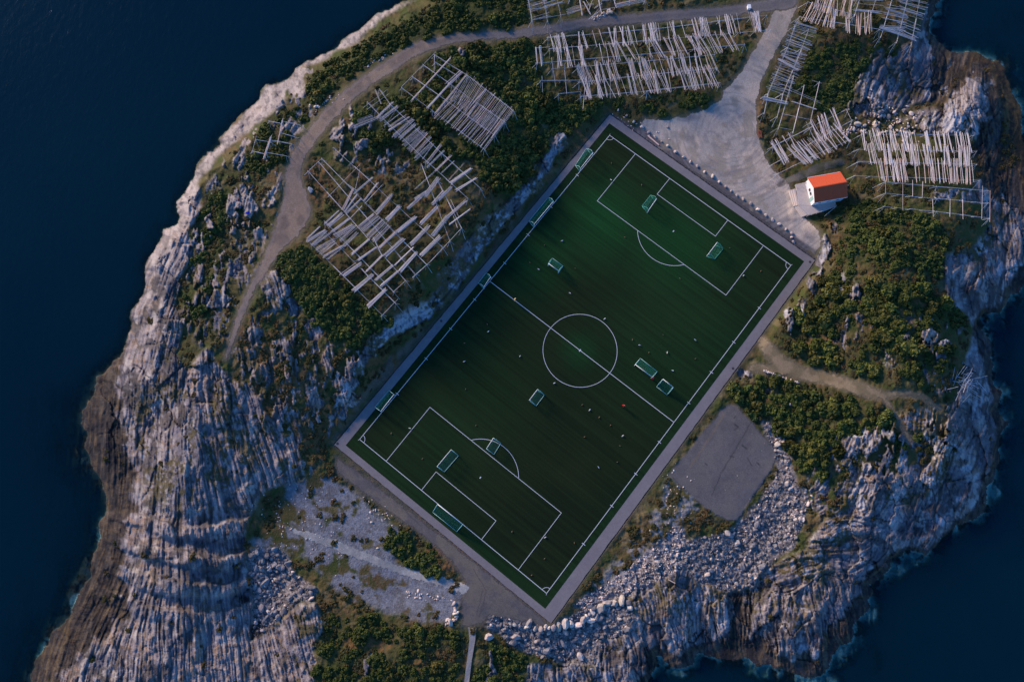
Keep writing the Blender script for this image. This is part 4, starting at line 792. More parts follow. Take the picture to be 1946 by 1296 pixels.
rack('small_shore_rack', 'lower of the two small bare frames left of the coast road', cr(z_, [(105,1035,200,1050),(215,1040,360,1065),(75,1120,165,1140),(185,1130,325,1155)]), (), cr(z_, [(72,1135,105,1010,1,1),(162,1175,215,1010,4,12)]), (), seed=27, kind='g', h=2.4)

# driftwood heap on the eastern rocks
rr = random.Random(5); t0 = None
for i in range(42):
    x, y = 1838+rr.gauss(0, 11), 722+rr.gauss(0, 13); a = rr.uniform(-.9, 1.4); L = rr.uniform(1.5, 4.2)
    c = gp(x, y, rr.uniform(.35, .9)); d = Vector((math.cos(a), math.sin(a), rr.uniform(-.12, .12)))*L/2
    o = bpy.data.objects.new('driftwood_pole', rr.choice(POLES['g'] if i % 3 else POLES['n'])); COL.objects.link(o)
    o.matrix_basis = Matrix.Translation(c-d)@(d.to_track_quat('Z', 'Y').to_matrix().to_4x4())@Matrix.Diagonal((.055, .055, L, 1))
    tag(o, 'bleached pole in the tangled heap on the eastern shore rocks', 'driftwood', 'driftwood heap on the eastern rocks')

# ------------------------------------------------------------------ goals
def goal(name, label, a, b, c, d, h=2.0, r=.06, back='teal2', closed=False):
    """a,b: crossbar ends; c,d: back bar ends beneath b and a (photo points)"""
    A, B = Vector(G(*a, h)), Vector(G(*b, h)); Cc, D = Vector(G(*c, .16)), Vector(G(*d, .16))
    A.z = B.z = h+.08; org = (A+B)/2; org.z = .07; t = empty(name, org); tag(t, label, 'goal', 'football goals on the pitch')
    A -= org; B -= org; Cc -= org; D -= org; g0 = 0.0
    Ag, Bg = Vector((A.x, A.y, g0)), Vector((B.x, B.y, g0)); Cc.z = D.z = g0+.05
    mb = MB(); mb.tube(A, B, r, 8); mb.tube(Ag, A, r, 8); mb.tube(Bg, B, r, 8); mb.obj('goal_frame', M['white'], t, True)
    At = A+(D-Ag)*.38; At.z = A.z; Bt = B+(Cc-Bg)*.38; Bt.z = B.z
    mb = MB()
    for p, q in ((A, At), (B, Bt), (At, D), (Bt, Cc), (D, Cc), (Ag, D), (Bg, Cc)): mb.tube(p, q, r*.75, 6)
    for p in (At, Bt): mb.add([p+Vector((r*math.cos(k), r*math.sin(k), z)) for z in (-.04, .04) for k in (0, 2, 4)], [(0, 1, 2), (5, 4, 3), (0, 3, 4, 1), (1, 4, 5, 2), (2, 5, 3, 0)])
    mb.obj('back_frame', M[back], t, True)
    mb = MB()
    def net(p, q, s, u, nu, nv):
        for i in range(nu+1):
            mb.tube(p.lerp(q, i/nu), u.lerp(s, i/nu), .011, 3)
        for j in range(nv+1):
            mb.tube(p.lerp(u, j/nv), q.lerp(s, j/nv), .011, 3)
    L = (B-A).length; n = int(L/.16)
    net(A, B, Bt, At, n, 5); net(At, Bt, Cc, D, n, 13)
    for P0, P1, P2, P3 in ((A, At, D, Ag), (B, Bt, Cc, Bg)): net(P0, P1, P2, P3, 6, 12)
    mb.obj('net', M['netm'], t)
def gq(f, L): v = f(L); return [(v[i], v[i+1]) for i in (0, 2, 4, 6)]
g6 = CR(960, 230, 3.892); g3 = CR(500, 560, 3.811); g8 = CR(960, 560, 3.892); g4 = CR(450, 880, 3.116)
goal('medium_goal', 'five-metre goal on the touchline nearest the top corner of the pitch', *gq(g6, (650,235,558,352,518,330,600,205)))
goal('full_size_goal', 'full-size goal parked on the upper left touchline beside the blue path', *gq(g6, (357,595,215,765,175,742,318,567)), h=2.3)
goal('small_goal', 'small goal in the upper penalty area, the left one of the pair', *gq(g6, (1120,575,1062,660,1012,630,1075,550)), back='teal')
goal('small_goal', 'small goal in the upper penalty area nearest the right touchline', *gq(g6, (1503,985,1567,900,1613,945,1550,1022)), back='teal')
goal('small_goal', 'small goal alone between the halfway line and the upper box, facing down-pitch', *gq(g6, (320,1055,395,1110,428,1072,350,1015)))
goal('small_goal', 'small goal at the left end of the halfway line', *gq(CR(460, 300, 3.892), (1840,880,1788,955,1747,925,1805,850)))
goal('medium_goal', 'five-metre goal on the left touchline beside the lower box', *gq(g3, (948,722,852,845,810,812,910,692)))
goal('medium_goal', 'five-metre goal standing inside the lower penalty area', *gq(g3, (1362,1122,1260,1243,1312,1283,1415,1165)))
goal('small_goal', 'small goal straddling the lower penalty arc', *gq(g3, (1668,1037,1618,1115,1672,1157,1722,1075)))
goal('full_size_goal', 'full-size goal on the bottom goal line with pale teal back frame', *gq(g4, (1190,243,1338,362,1303,405,1160,290)), h=2.3)
goal('small_goal', 'small goal by itself below the centre circle', *gq(g8, (240,700,180,778,230,822,290,742)))
goal('medium_goal', 'five-metre goal right of the centre circle with a person at its corner', *gq(g8, (1088,610,963,517,1000,470,1125,568)))
goal('small_goal', 'squarish small goal nearest the right end of the halfway line', *gq(g8, (1168,625,1243,685,1198,740,1120,680)))

# ------------------------------------------------------------------ house with deck
M['roof'] = mat('red_metal_roof', (.60, .095, .030), .6, var=.08, scale=.6, spec=.3)
M['wallw'] = mat('white_boards', (.82, .82, .80), .6, var=.05, scale=1)
M['dark'] = mat('dark_glass', (.02, .03, .035), .15, spec=.5)
M['deck'] = mat('deck_boards', (.54, .47, .43), .8, var=.22, scale=1.2, stretch=(1, 6, 1), spec=.2)
M['deck2'] = mat('pale_step_boards', (.66, .55, .46), .8, var=.15, scale=2, spec=.2)
ZG = 1.0
h_ = CR(1490, 310, 10.8)
hp = lambda x, y, z: Vector(G(x/10.8+1490, y/10.8+310, z))
ZD, ZE, ZR = ZG+.75, ZG+3.35, ZG+4.95
ev = [hp(482, 305, ZE), hp(1155, 185, ZE), hp(1310, 700, ZE), hp(630, 820, ZE)]     # eave corners: upper-left, upper-right, lower-right, lower-left
ctr = sum(ev, Vector())/4; xd = ((ev[1]+ev[2]-ev[0]-ev[3])/2); Lr = xd.length/1; xd.normalize(); xd.z = 0; yd = Vector((-xd.y, xd.x, 0))
Lx = (ev[1]-ev[0]).length*.5+.02; Wy = abs((ev[0]-ev[3]).dot(yd))*.5
house = empty('wooden_house', (ctr.x, ctr.y, ZD), math.atan2(xd.y, xd.x)); tag(house, 'small white house with a bright red-orange metal roof beside the gravel yard', 'house')
ov = .28; wx, wy = Lx-ov, Wy-ov; he = ZE-ZD; hr = ZR-ZD
mb = MB(); rs = (hr-he)/Wy; hw = he+rs*ov-.06; hrw = hr-.08
mb.add([(-wx, -wy, -1.2), (wx, -wy, -1.2), (wx, wy, -1.2), (-wx, wy, -1.2), (-wx, -wy, hw), (wx, -wy, hw), (wx, wy, hw), (-wx, wy, hw), (-wx, 0, hrw), (wx, 0, hrw)],
       [(0, 1, 5, 4), (2, 3, 7, 6), (0, 4, 8, 7, 3), (1, 2, 6, 9, 5), (4, 5, 9, 8), (7, 8, 9, 6)]); mb.obj('wall', M['wallw'], house)
mb = MB()
for s in (-1, 1):
    nseg = 14
    for i in range(nseg):
        x0, x1 = -Lx+2*Lx*i/nseg, -Lx+2*Lx*(i+1)/nseg
        mb.add([(x0, s*Wy, he), (x1, s*Wy, he), (x1, 0, hr), (x0, 0, hr), (x0, s*Wy, he-.07), (x1, s*Wy, he-.07), (x1, 0, hr-.07), (x0, 0, hr-.07)], [(0, 1, 2, 3), (4, 7, 6, 5), (0, 4, 5, 1)])
        mb.add([(x0-.02, s*Wy, he+.04), (x0+.02, s*Wy, he+.04), (x0+.02, 0, hr+.04), (x0-.02, 0, hr+.04), (x0-.02, s*Wy, he), (x0+.02, s*Wy, he), (x0+.02, 0, hr), (x0-.02, 0, hr)], [(0, 1, 2, 3), (0, 3, 7, 4), (1, 5, 6, 2), (0, 4, 5, 1)])
mb.box(-Lx, -.12, hr+.0, Lx, .12, hr+.07); ro = mb.obj('roof', M['roof'], house)
mb = MB()
for s in (-1, 1):
    for x in (-Lx, Lx-.05): mb.add([(x, s*Wy, he-.16), (x+.05, s*Wy, he-.16), (x+.05, 0, hr-.16), (x, 0, hr-.16), (x, s*Wy, he-.072), (x+.05, s*Wy, he-.072), (x+.05, 0, hr-.072), (x, 0, hr-.072)], [(0, 1, 2, 3), (4, 7, 6, 5), (0, 3, 7, 4), (1, 5, 6, 2)])
mb.obj('barge_board', M['wallw'], ro)
for (y, z, w2, h2) in ((.55, 1.5, .35, .5), (-.45, 1.5, .35, .5)):
    mb = MB(); mb.box(-wx-.06, y-w2-.08, z-h2-.08, -wx-.005, y+w2+.08, z+h2+.08); f = mb.obj('window', M['wallw'], house)
    mb = MB(); mb.box(-wx-.075, y-w2, z-h2, -wx-.062, y+w2, z+h2); mb.obj('pane', M['dark'], f)
mb = MB(); mb.box(-wx-.06, -2.15, .02, -wx-.005, -1.25, 2.05); f = mb.obj('door', mat('green_door', (.30, .50, .45), .5), house); mb = MB(); mb.box(-wx-.1, -1.4, .95, -wx-.062, -1.34, 1.1); mb.obj('handle', M['dark'], f)
for x in (-2.4, 0, 2.2):
    mb = MB(); mb.box(x-.5, -wy-.05, .9, x+.5, -wy-.004, 1.9); f = mb.obj('window', M['wallw'], house); mb = MB(); mb.box(x-.4, -wy-.065, 1.0, x+.4, -wy-.052, 1.8); mb.obj('pane', M['dark'], f)
for s in (-1, 1): mb = MB(); mb.tube((-Lx+.1, s*(Wy+.05), he-.03), (Lx-.1, s*(Wy+.05), he-.03), .06, 6); mb.obj('gutter', M['white'], house)
# deck
deck = empty('wooden_deck', hp(500, 800, ZG)); tag(deck, 'grey plank deck with broad steps wrapped round the white house', 'deck'); dl = deck.location
def prism(name, P, z0, z1, m, par):
    V = [Vector(hp(x, y, z1))-dl for x, y in P]; n = len(V); mb = MB()
    mb.add(V+[Vector((v.x, v.y, z0-dl.z)) for v in V], [tuple(range(n-1, -1, -1)) if False else tuple(range(n))]+[(i, n+i, n+(i+1) % n, (i+1) % n) for i in range(n)]); return mb.obj(name, m, par)
def boards(name, P0, P1, Q1, Q0, z, nb, m, par, th=.08):
    """strip of planks running P0-P1 to Q0-Q1"""
    mb = MB()
    for i in range(nb):
        a, b = (i+.03)/nb, (i+.97)/nb
        c = [Vector(hp(*p, z))-dl for p in ((P0[0]+(Q0[0]-P0[0])*a, P0[1]+(Q0[1]-P0[1])*a), (P1[0]+(Q1[0]-P1[0])*a, P1[1]+(Q1[1]-P1[1])*a), (P1[0]+(Q1[0]-P1[0])*b, P1[1]+(Q1[1]-P1[1])*b), (P0[0]+(Q0[0]-P0[0])*b, P0[1]+(Q0[1]-P0[1])*b))]
        mb.add(c+[v-Vector((0, 0, th)) for v in c], [(0, 1, 2, 3), (0, 4, 5, 1), (1, 5, 6, 2), (2, 6, 7, 3), (3, 7, 4, 0)])
    return mb.obj(name, m, par)
boards('deck_floor', (238, 440), (300, 865), (575, 880), (450, 395), ZD, 18, M['deck'], deck)
boards('deck_floor', (300, 868), (490, 1060), (800, 975), (580, 883), ZD-.01, 16, M['deck'], deck)
boards('side_platform', (585, 884), (800, 1000), (1040, 905), (1050, 785), ZD-.25, 18, M['deck'], deck)
prism('deck_skirt', [(245, 450), (305, 865), (490, 1050), (790, 970), (1020, 890), (1040, 800), (600, 860), (470, 400)], ZG-.6, ZD-.34, M['deck'], deck)
for i in range(3):
    a, b = i/3, (i+.93)/3; z = ZD-.18*(i+1)
    L = lambda p, q, t: (p[0]+(q[0]-p[0])*t, p[1]+(q[1]-p[1])*t)
    p0, p1, q0, q1 = (232, 525), (298, 862), (100, 565), (195, 890)
    c = [L(p0, q0, a), L(p1, q1, a), L(p1, q1, b), L(p0, q0, b)]; prism('step', c, ZG-.5, z, M['deck2'], deck)
    p0, p1, q0, q1 = (303, 868), (492, 1058), (215, 895), (360, 1110)
    c = [L(p0, q0, a), L(p1, q1, a), L(p1, q1, b), L(p0, q0, b)]; prism('step', c, ZG-.5, z-.02, M['deck2'], deck)
def railing(P, z, name='railing'):
    mb = MB(); pts = [Vector(hp(x, y, z+.95))-dl for x, y in P]
    for a, b in zip(pts[:-1], pts[1:]):
        mb.tube(a, b, .06, 5); mb.tube(a-Vector((0, 0, .45)), b-Vector((0, 0, .45)), .035, 5); k = max(1, int((b-a).length/1.2))
        for i in range(k+1): p = a.lerp(b, i/k); mb.tube((p.x, p.y, p.z-1.0), p, .045, 5)
    mb.obj(name, M['deck2'], deck)
railing([(238, 445), (455, 398)], ZD-.1); railing([(490, 1070), (795, 985)], ZD-.1); railing([(860, 1065), (1070, 890), (1040, 780)], ZD-.3)

# ------------------------------------------------------------------ stones
def stone_mesh(name, seed, sub=2, m='stone'):
    r = random.Random(seed); bm = bmesh.new(); bmesh.ops.create_icosphere(bm, subdivisions=sub, radius=1)
    pl = []
    for _ in range(9):
        d = Vector((r.gauss(0, 1), r.gauss(0, 1), r.gauss(0, 1))).normalized(); pl.append((d, r.uniform(.45, .82)))
    sx, sy, sz = r.uniform(.85, 1.2), r.uniform(.65, .95), r.uniform(.5, .75)
    for v in bm.verts:
        for d, k in pl:
            e = v.co.dot(d)
            if e > k: v.co -= d*(e-k)
        v.co *= 1+r.uniform(-.03, .03); v.co = Vector((v.co.x*sx, v.co.y*sy, v.co.z*sz))
    me = bpy.data.meshes.new(name); bm.to_mesh(me); bm.free(); me.materials.append(M[m]); return me
ST = {m: [stone_mesh('boulder', 50+i, 2, m) for i in range(6)] for m in ('stone', 'stone2')}
M['stoneb'] = mat('blue_grey_stone', (.20, .22, .27), .85, var=.2, scale=1.5, bump=.05, bscale=3, objvar=.2)
ST['stoneb'] = [stone_mesh('boulder', 80, 2, 'stoneb')]
def stone(px, py, r, kind, label, group=None, el=1.0, rz=None, name='boulder', rr=R_, cat='boulder'):
    o = bpy.data.objects.new(name, rr.choice(ST[kind])); COL.objects.link(o); o.location = gp(px, py, r*.22)
    o.scale = (r*el, r, r*rr.uniform(.85, 1.15)); o.rotation_euler = (rr.uniform(-.25, .25), rr.uniform(-.25, .25), rz if rz is not None else rr.uniform(0, 6.28)); tag(o, label, cat, group); return o
ORD = 'first second third fourth fifth sixth seventh eighth ninth tenth eleventh twelfth thirteenth fourteenth fifteenth sixteenth seventeenth eighteenth nineteenth twentieth twenty-first twenty-second twenty-third twenty-fourth twenty-fifth twenty-sixth twenty-seventh twenty-eighth'.split()
b_ = CR(1150, 200, 4.049)
row = [(100,38,.6),(165,82,.62),(222,128,.68),(283,165,.85),(338,208,.62),(385,245,.66),(435,280,.5),(485,312,.72),(545,360,.8),(605,400,.62),(657,435,.66),(708,470,.75),(763,512,.62),(828,548,.85),(876,592,.62),(926,628,.64),(972,660,.55),(1014,692,.62),(1063,723,.72),(1120,757,.78),(1176,802,.85),(1237,845,.7),(1290,880,.78),(1343,915,.72),(1390,955,.62),(1438,988,.7),(1435,1015,.55),(1450,1050,.62)]
for i, (x, y, r) in enumerate(row):
    p = b_([x, y]); stone(p[0], p[1], r*.78, 'stone2', ORD[i]+' boulder from the top corner in the row between pitch and yard', 'boulder row beside the gravel yard')
s_ = CR(960, 1120, 6.95)
sw = [(125,465,25,'white'),(185,485,28,'grey'),(300,490,32,'tan'),(405,515,30,'grey'),(475,525,36,'tall pale'),(530,495,27,'white'),(585,500,22,'brown'),(640,500,38,'orange-tan'),(705,480,42,'pale'),(795,435,52,'long pale'),(870,440,42,'flat white'),(960,465,42,'square pinkish'),(1040,400,48,'orange'),(1145,400,46,'brown'),(1075,345,26,'small'),(1110,320,22,'small'),(1148,290,32,'pale'),(1255,235,66,'largest white'),(1345,180,46,'pointed'),(1435,170,46,'white'),(1545,150,52,'blue-shaded'),(1650,230,42,'grey'),(1285,120,26,'flat'),(800,570,32,'square'),(575,570,28,'brown'),(420,685,25,'pale')]
for i, (x, y, r, ad) in enumerate(sw):
    p = s_([x, y]); stone(p[0], p[1], r/6.95*.128*1.3, 'stone2', '%s block, %s from left in the sea wall below the pitch' % (ad, ORD[i]), 'sea wall blocks below the pitch', el=1.15)
for (x, y, r, k, l) in [(1497,918,1.0,'stone2','large white boulder at the right edge of the stone field by the grey slab'),(1503,928,.75,'stone2','white boulder just below the largest one by the grey slab'),(1536,958,.7,'stone2','round white boulder at the foot of the eastern bank'),(1400,1032,.9,'stone2','long tilted pale slab of stone in the middle of the stone beach'),(1343,1091,.9,'stone2','pale boulder at the lower left end of the stone beach'),
    (1400,1111,.8,'stone','grey boulder on the lower edge of the stone beach'),(1475,1037,.8,'stone','flat grey boulder in the upper right of the stone beach'),(1372,1054,.6,'stone2','pale boulder in the left half of the stone beach'),(1493,841,.75,'stone2','white boulder at the upper end of the stone field'),(1486,818,.7,'stone2','topmost white boulder of the stone field'),
    (930,1211,1.35,'stone2','big white boulder right of the concrete walkway'),(850,1177,.6,'stone2','white boulder at the tip of the low stone edging'),(590,361,1.15,'stoneb','blue-grey boulder between the coast road and the large rack'),(1676,220,.6,'stone2','white boulder on the rubble above the three-row rack'),(1688,223,.9,'stone','long grey boulder on the rubble above the three-row rack'),
    (1718,213,.95,'stone','round grey boulder left of the bright pointed one'),(1731,217,1.0,'stone2','bright pointed boulder on the rubble beyond the three-row rack'),(1631,236,1.0,'stone2','upright pale block between the slanting rack and the three-row rack'),(1268,242,.5,'stone','grey stone beside the turf edge of the yard')]:
    stone(x, y, r, k, l, name='boulder')
# scattered stones: the largest as things, the rest as one heap
def in_poly(P, x, y):
    c = False; n = len(P)
    for i in range(n):
        a, b = P[i], P[(i+1) % n]
        if (a[1] > y) != (b[1] > y) and x < (b[0]-a[0])*(y-a[1])/(b[1]-a[1])+a[0]: c = not c
    return c
rr = random.Random(99); cand = []
AREAS = [('west', SCREES['west'], 420, .36, 'stone', 'loose grey stone in the gully beside the big western slab', 'stones in the western gully'),
 ('south', SCREES['south'], 1300, .235, 'stone', 'loose stone in the blue-grey rubble below the bottom corner of the pitch', 'rubble below the bottom corner'),
 ('east', SCREES['east'], 3600, .165, 'stone', 'loose stone on the pebbly beach below the grey slab', 'stones on the pebbly beach'),
 ('mid', SCREES['mid'], 1000, .145, 'stone2', 'pale stone strewn on the dry bank below the long side of the pitch', 'stones strewn below the long side of the pitch')]
for nm, P, n, s, k, l, g in AREAS:
    xs, ys = [q[0] for q in P], [q[1] for q in P]; c = 0
    while c < n:
        x, y = rr.uniform(min(xs), max(xs)), rr.uniform(min(ys), max(ys))
        if in_poly(P, x, y): cand.append((s*math.exp(rr.gauss(-.32, .62)), x, y, 'stone2' if (k == 'stone' and rr.random() < .13) else k, l, g)); c += 1
for (x0, y0, x1, y1, n, w, s) in [(697,124,752,89,46,4,.34),(594,204,642,183,40,5,.28),(1122,38,1160,24,34,3,.32),(770,1128,862,1140,30,3,.3),(862,1140,866,1175,22,2,.34),(866,1175,845,1186,16,3,.36),(1160,228,1260,262,40,9,.24),(690,960,760,1000,40,10,.2),(1600,255,1640,240,30,5,.4),(1640,245,1740,250,70,9,.42),(1660,215,1760,225,40,10,.36),(1500,1000,1530,960,30,12,.4),(1640,190,1700,225,60,14,.26),(500,960,560,1020,60,20,.2),(560,930,640,1060,90,30,.16),(1290,905,1270,1000,60,20,.18),(1480,800,1490,850,40,8,.4),(1430,850,1440,960,30,30,.1)]:
    for i in range(n):
        t = rr.random(); cand.append((s*math.exp(rr.gauss(-.2, .4)), x0+(x1-x0)*t+rr.gauss(0, w), y0+(y1-y0)*t+rr.gauss(0, w), 'stone2', 'pale stone in the loose line of stones by the roads and banks', 'scattered pale stones'))
cand.sort(key=lambda q: -q[0]); NB = 300-28-26-19
SB = {}
for q in cand: SB.setdefault(q[5], []).append(q)
SB = {g: ([q[1] for q in L_], [q[2] for q in L_]) for g, L_ in SB.items()}
def where(x, y, xs, ys, n=3):
    u = (x-min(xs))/(max(xs)-min(xs)); v = (y-min(ys))/(max(ys)-min(ys))
    a = 'upper' if v < .33 else ('lower' if v > .67 else 'middle'); b = 'left' if u < .33 else ('right' if u > .67 else 'centre')
    return {'middle centre': 'centre', 'middle left': 'left edge', 'middle right': 'right edge', 'upper centre': 'upper edge', 'lower centre': 'lower edge'}.get(a+' '+b, a+' '+b+' corner')
for i, (s, x, y, k, l, g) in enumerate(cand[:NB]):
    if 'scattered' not in g: l = '%s %s, %s of the %s' % (('very large' if s > .95 else 'large' if s > .72 else 'middling' if s > .6 else 'smallish' if s > .5 else 'small')+(' long' if i % 2 else ' squat'), 'pale stone' if k == 'stone2' else 'grey stone', where(x, y, *SB[g]), {'stones in the western gully': 'gully beside the western slab', 'rubble below the bottom corner': 'rubble below the bottom corner', 'stones on the pebbly beach': 'pebbly beach', 'stones strewn below the long side of the pitch': 'dry bank below the pitch'}[g])
    else:
        nr = min([('left of the coast road bend', 725, 108), ('beside the coast road above the small bare frames', 618, 192), ('under the collapsed rack', 1141, 30), ('along the low stone edging', 840, 1150), ('between running path and gravel yard', 1210, 245), ('beside the left end of the lower path', 725, 980), ('above the three-row rack', 1690, 240), ('below the dark rubble at the cove', 1660, 215), ('on the eastern bank above the beach', 1515, 980), ('on the bluish gravel fan', 590, 990), ('left of the grey slab', 1280, 950), ('right of the grey slab', 1475, 850)], key=lambda q: (q[1]-x)**2+(q[2]-y)**2)[0]
        l = '%s pale stone %s' % ('bigger' if s > .5 else 'smaller', nr)
    stone(x, y, min(s, 1.1), k, l, g, name='loose_stone', rr=rr, cat='stone', el=1.35 if i % 2 else .95)
def merge(name, items, protos, m, smooth=False):
    """items: (loc, rotmatrix(3x3)*scale, proto index) -> one mesh"""
    Vs, Fs, n = [], [], 0
    for loc, Mx, pi in items:
        pv, pf = protos[pi]; v = pv@np.array(Mx).T+np.array(loc); Vs.append(v); Fs.append(pf+n); n += len(pv)
    me = quad_mesh(name, np.concatenate(Vs), np.concatenate(Fs), m, smooth); return link(name, me)
def proto(me):
    v = np.empty(len(me.vertices)*3, np.float32); me.vertices.foreach_get('co', v); f = np.empty(len(me.loops), np.int32); me.loops.foreach_get('vertex_index', f)
    k = me.polygons[0].loop_total; return v.reshape(-1, 3), f.reshape(-1, k)
def rotsc(rz, s, tilt=0, rr=R_):
    from mathutils import Euler
    e = Euler((rr.uniform(-tilt, tilt), rr.uniform(-tilt, tilt), rz)).to_matrix(); return np.array(e)@np.diag(s if isinstance(s, (tuple, list)) else (s, s, s))
SP = [proto(stone_mesh('pebble', 300+i, 1)) for i in range(6)]
for kk, nm, mm in (('stone', 'rubble', 'stone'), ('stone2', 'pale_rubble', 'stone2')):
    it = []
    for (s, x, y, k, l, g) in cand[NB:]:
        if k != kk: continue
        it.append((tuple(gp(x, y, s*.1)), rotsc(rr.uniform(0, 6.28), (s*1.3, s, s*.9), .4, rr), rr.randrange(6)))
    tag(merge(nm, it, SP, M[mm]), kind='stuff')
# dry stone wall beside the track
mb = MB(); P = [(1449, 703), (1462, 708), (1480, 714), (1500, 722), (1519, 728)]; o0 = gp(1480, 714, 0)
vv, ff = [], []; rr2 = random.Random(3); items = []
for a, b in zip(P[:-1], P[1:]):
    for i in range(14):
        t = rr2.random(); items.append((tuple(gp(a[0]+(b[0]-a[0])*t+rr2.gauss(0, .8), a[1]+(b[1]-a[1])*t+rr2.gauss(0, .8), .1+.25*rr2.random())), rotsc(rr2.uniform(0, 6.28), rr2.uniform(.22, .4), .4, rr2), rr2.randrange(6)))
tag(merge('dry_stone_wall', items, SP, M['stone2']), 'short dry stone wall of pale stones along the dirt track', 'stone wall')

# ------------------------------------------------------------------ bushes
def bush_mesh(name, seed, m, leaves=520, ls=.15):
    r = np.random.RandomState(seed); nb = r.randint(6, 10)
    cs = np.c_[r.uniform(-.6, .6, nb), r.uniform(-.6, .6, nb), r.uniform(.0, .45, nb)]; rad = r.uniform(.28, .55, nb)
    k = r.choice(nb, leaves, p=rad**2/(rad**2).sum()); d = r.normal(size=(leaves, 3)); d[:, 2] = np.abs(d[:, 2])*1.0-.15; d /= np.linalg.norm(d, axis=1)[:, None]
    c = cs[k]+d*(rad[k]*(r.uniform(.72, 1.08, leaves)))[:, None]*np.array((1, 1, .95)); c[:, 2] = np.maximum(c[:, 2], .02)
    nrm = d+r.normal(size=(leaves, 3))*.55; nrm /= np.linalg.norm(nrm, axis=1)[:, None]
    t = np.cross(nrm, r.normal(size=(leaves, 3))); t /= np.linalg.norm(t, axis=1)[:, None]; b = np.cross(nrm, t); s = ls*r.uniform(.6, 1.3, leaves)[:, None]
    V = np.stack([c-t*s-b*s*.5, c+t*s*.1-b*s*.9, c+t*s+b*s*.4, c-t*s*.2+b*s*.8], 1).reshape(-1, 3); Fv = np.arange(leaves*4).reshape(-1, 4)
    # dim inner body so that the ground does not show right through
    g = []; gf = []; nn = len(V)
    for (x, y, z), q in zip(cs, rad):
        n0 = nn+len(g); q = q*.78
        for la in range(4):
            for lo in range(8):
                e = la/3*math.pi/2; g.append((x+q*math.cos(e)*math.cos(lo*math.pi/4), y+q*math.cos(e)*math.sin(lo*math.pi/4), max(0, z)+q*math.sin(e)*.9 if la else -.1))
        for la in range(3):
            for lo in range(8): gf.append((n0+la*8+lo, n0+la*8+(lo+1) % 8, n0+(la+1)*8+(lo+1) % 8, n0+(la+1)*8+lo))
    return quad_mesh(name, np.concatenate([V, np.array(g)]), np.concatenate([Fv, np.array(gf)]), m, False)
BU = {k: [bush_mesh('bush', 10*i+(3 if k == 'leaf' else 7), M[k]) for i in range(7)] for k in ('leaf', 'leafy')}
BP = [proto(bush_mesh('bush', 900+i, M['leaf'], 230, .20)) for i in range(5)]
rr = random.Random(21); cb = []
for (P, dn, kind, l, g) in VEG:
    xs, ys = [q[0] for q in P], [q[1] for q in P]; A_ = 0
    for i in range(len(P)): A_ += P[i][0]*P[(i+1) % len(P)][1]-P[(i+1) % len(P)][0]*P[i][1]
    n = int(abs(A_)/2/85*dn); c = 0; tries = 0
    while c < n and tries < n*12:
        tries += 1; x, y = rr.uniform(min(xs), max(xs)), rr.uniform(min(ys), max(ys))
        if not in_poly(P, x, y): continue
        if fieldat(rock, x, y) > .35 or fieldat(flat, x, y) > .25: continue
        den = fbm(np.array([x]), np.array([y]), 40, 400, 3)[0]
        if den < .46-.24*dn+rr.uniform(-.05, .05): continue
        r = rr.choice((.8, 1.0, 1.3, 1.7, 2.1))*rr.uniform(.85, 1.15)*(.65+.9*(den-.3)); r *= (.72 if 'low' in l or 'small' in l else 1)
        cb.append((max(.5, min(r, 2.5)), x, y, kind, l, g)); c += 1
cb.sort(key=lambda q: -q[0])
def where(x, y, xs, ys):
    u = (x-min(xs))/(max(xs)-min(xs)); v = (y-min(ys))/(max(ys)-min(ys))
    a = 'upper' if v < .33 else ('lower' if v > .67 else 'middle'); b = 'left' if u < .33 else ('right' if u > .67 else 'centre')
    return {'middle centre': 'centre', 'middle left': 'left edge', 'middle right': 'right edge', 'upper centre': 'upper edge', 'lower centre': 'lower edge'}.get(a+' '+b, a+' '+b+' corner')
VB = {g: ([q[0] for q in P], [q[1] for q in P]) for (P, dn, kk, l, g) in VEG}
for (r, x, y, kind, l, g) in cb[:300]:
    sz = 'huge' if r > 1.95 else ('big' if r > 1.65 else ('middling' if r > 1.4 else ('smallish' if r > 1.2 else 'small'))); asx, asy, asz = rr.uniform(.9, 1.3), rr.uniform(.9, 1.3), rr.uniform(.72, 1.0); sz += (' tall' if asz > .86 else ' low')+(' oval' if max(asx, asy)/min(asx, asy) > 1.14 else ' round')
    sg = {'bushes in the thicket north-west of the pitch': 'thicket above the pitch', 'bushes between the coast road and the sea': 'seaward roadside strip', 'bushes below the largest drying rack': 'thicket below the largest rack',
     'bushes below the red-roofed house': 'thicket below the house', 'bushes on the hill above the dirt track': 'hill above the track', 'bushes below the dirt track': 'slope below the track', 'bushes left of the concrete walkway': 'bank left of walkway',
     'bushes right of the concrete walkway': 'bank right of walkway', 'bushes east of the gravel road': 'hollow beside the road', 'bushes on the dry bank beside the lower path': 'dry bank by the lower path', 'bushes on the headland left of the coast road': 'headland left of the road',
     'bushes beside the narrow drying rack': 'patch beside the narrow rack', 'bushes between the long racks and the gravel yard': 'strip above the gravel yard', 'bushes among the western rocks': 'western rocks'}[g]
    l = '%s %s bush, %s of the %s' % (sz, 'dark green' if kind == 'leaf' else 'olive', where(x, y, *VB[g]), sg)
    o = bpy.data.objects.new('bush', rr.choice(BU[kind])); COL.objects.link(o); o.location = gp(x, y, .25*r)-Vector((0, 0, .3*r))
    o.scale = (r*asx, r*asy, r*asz); o.rotation_euler = (0, 0, rr.uniform(0, 6.28)); tag(o, l, 'bush', g)
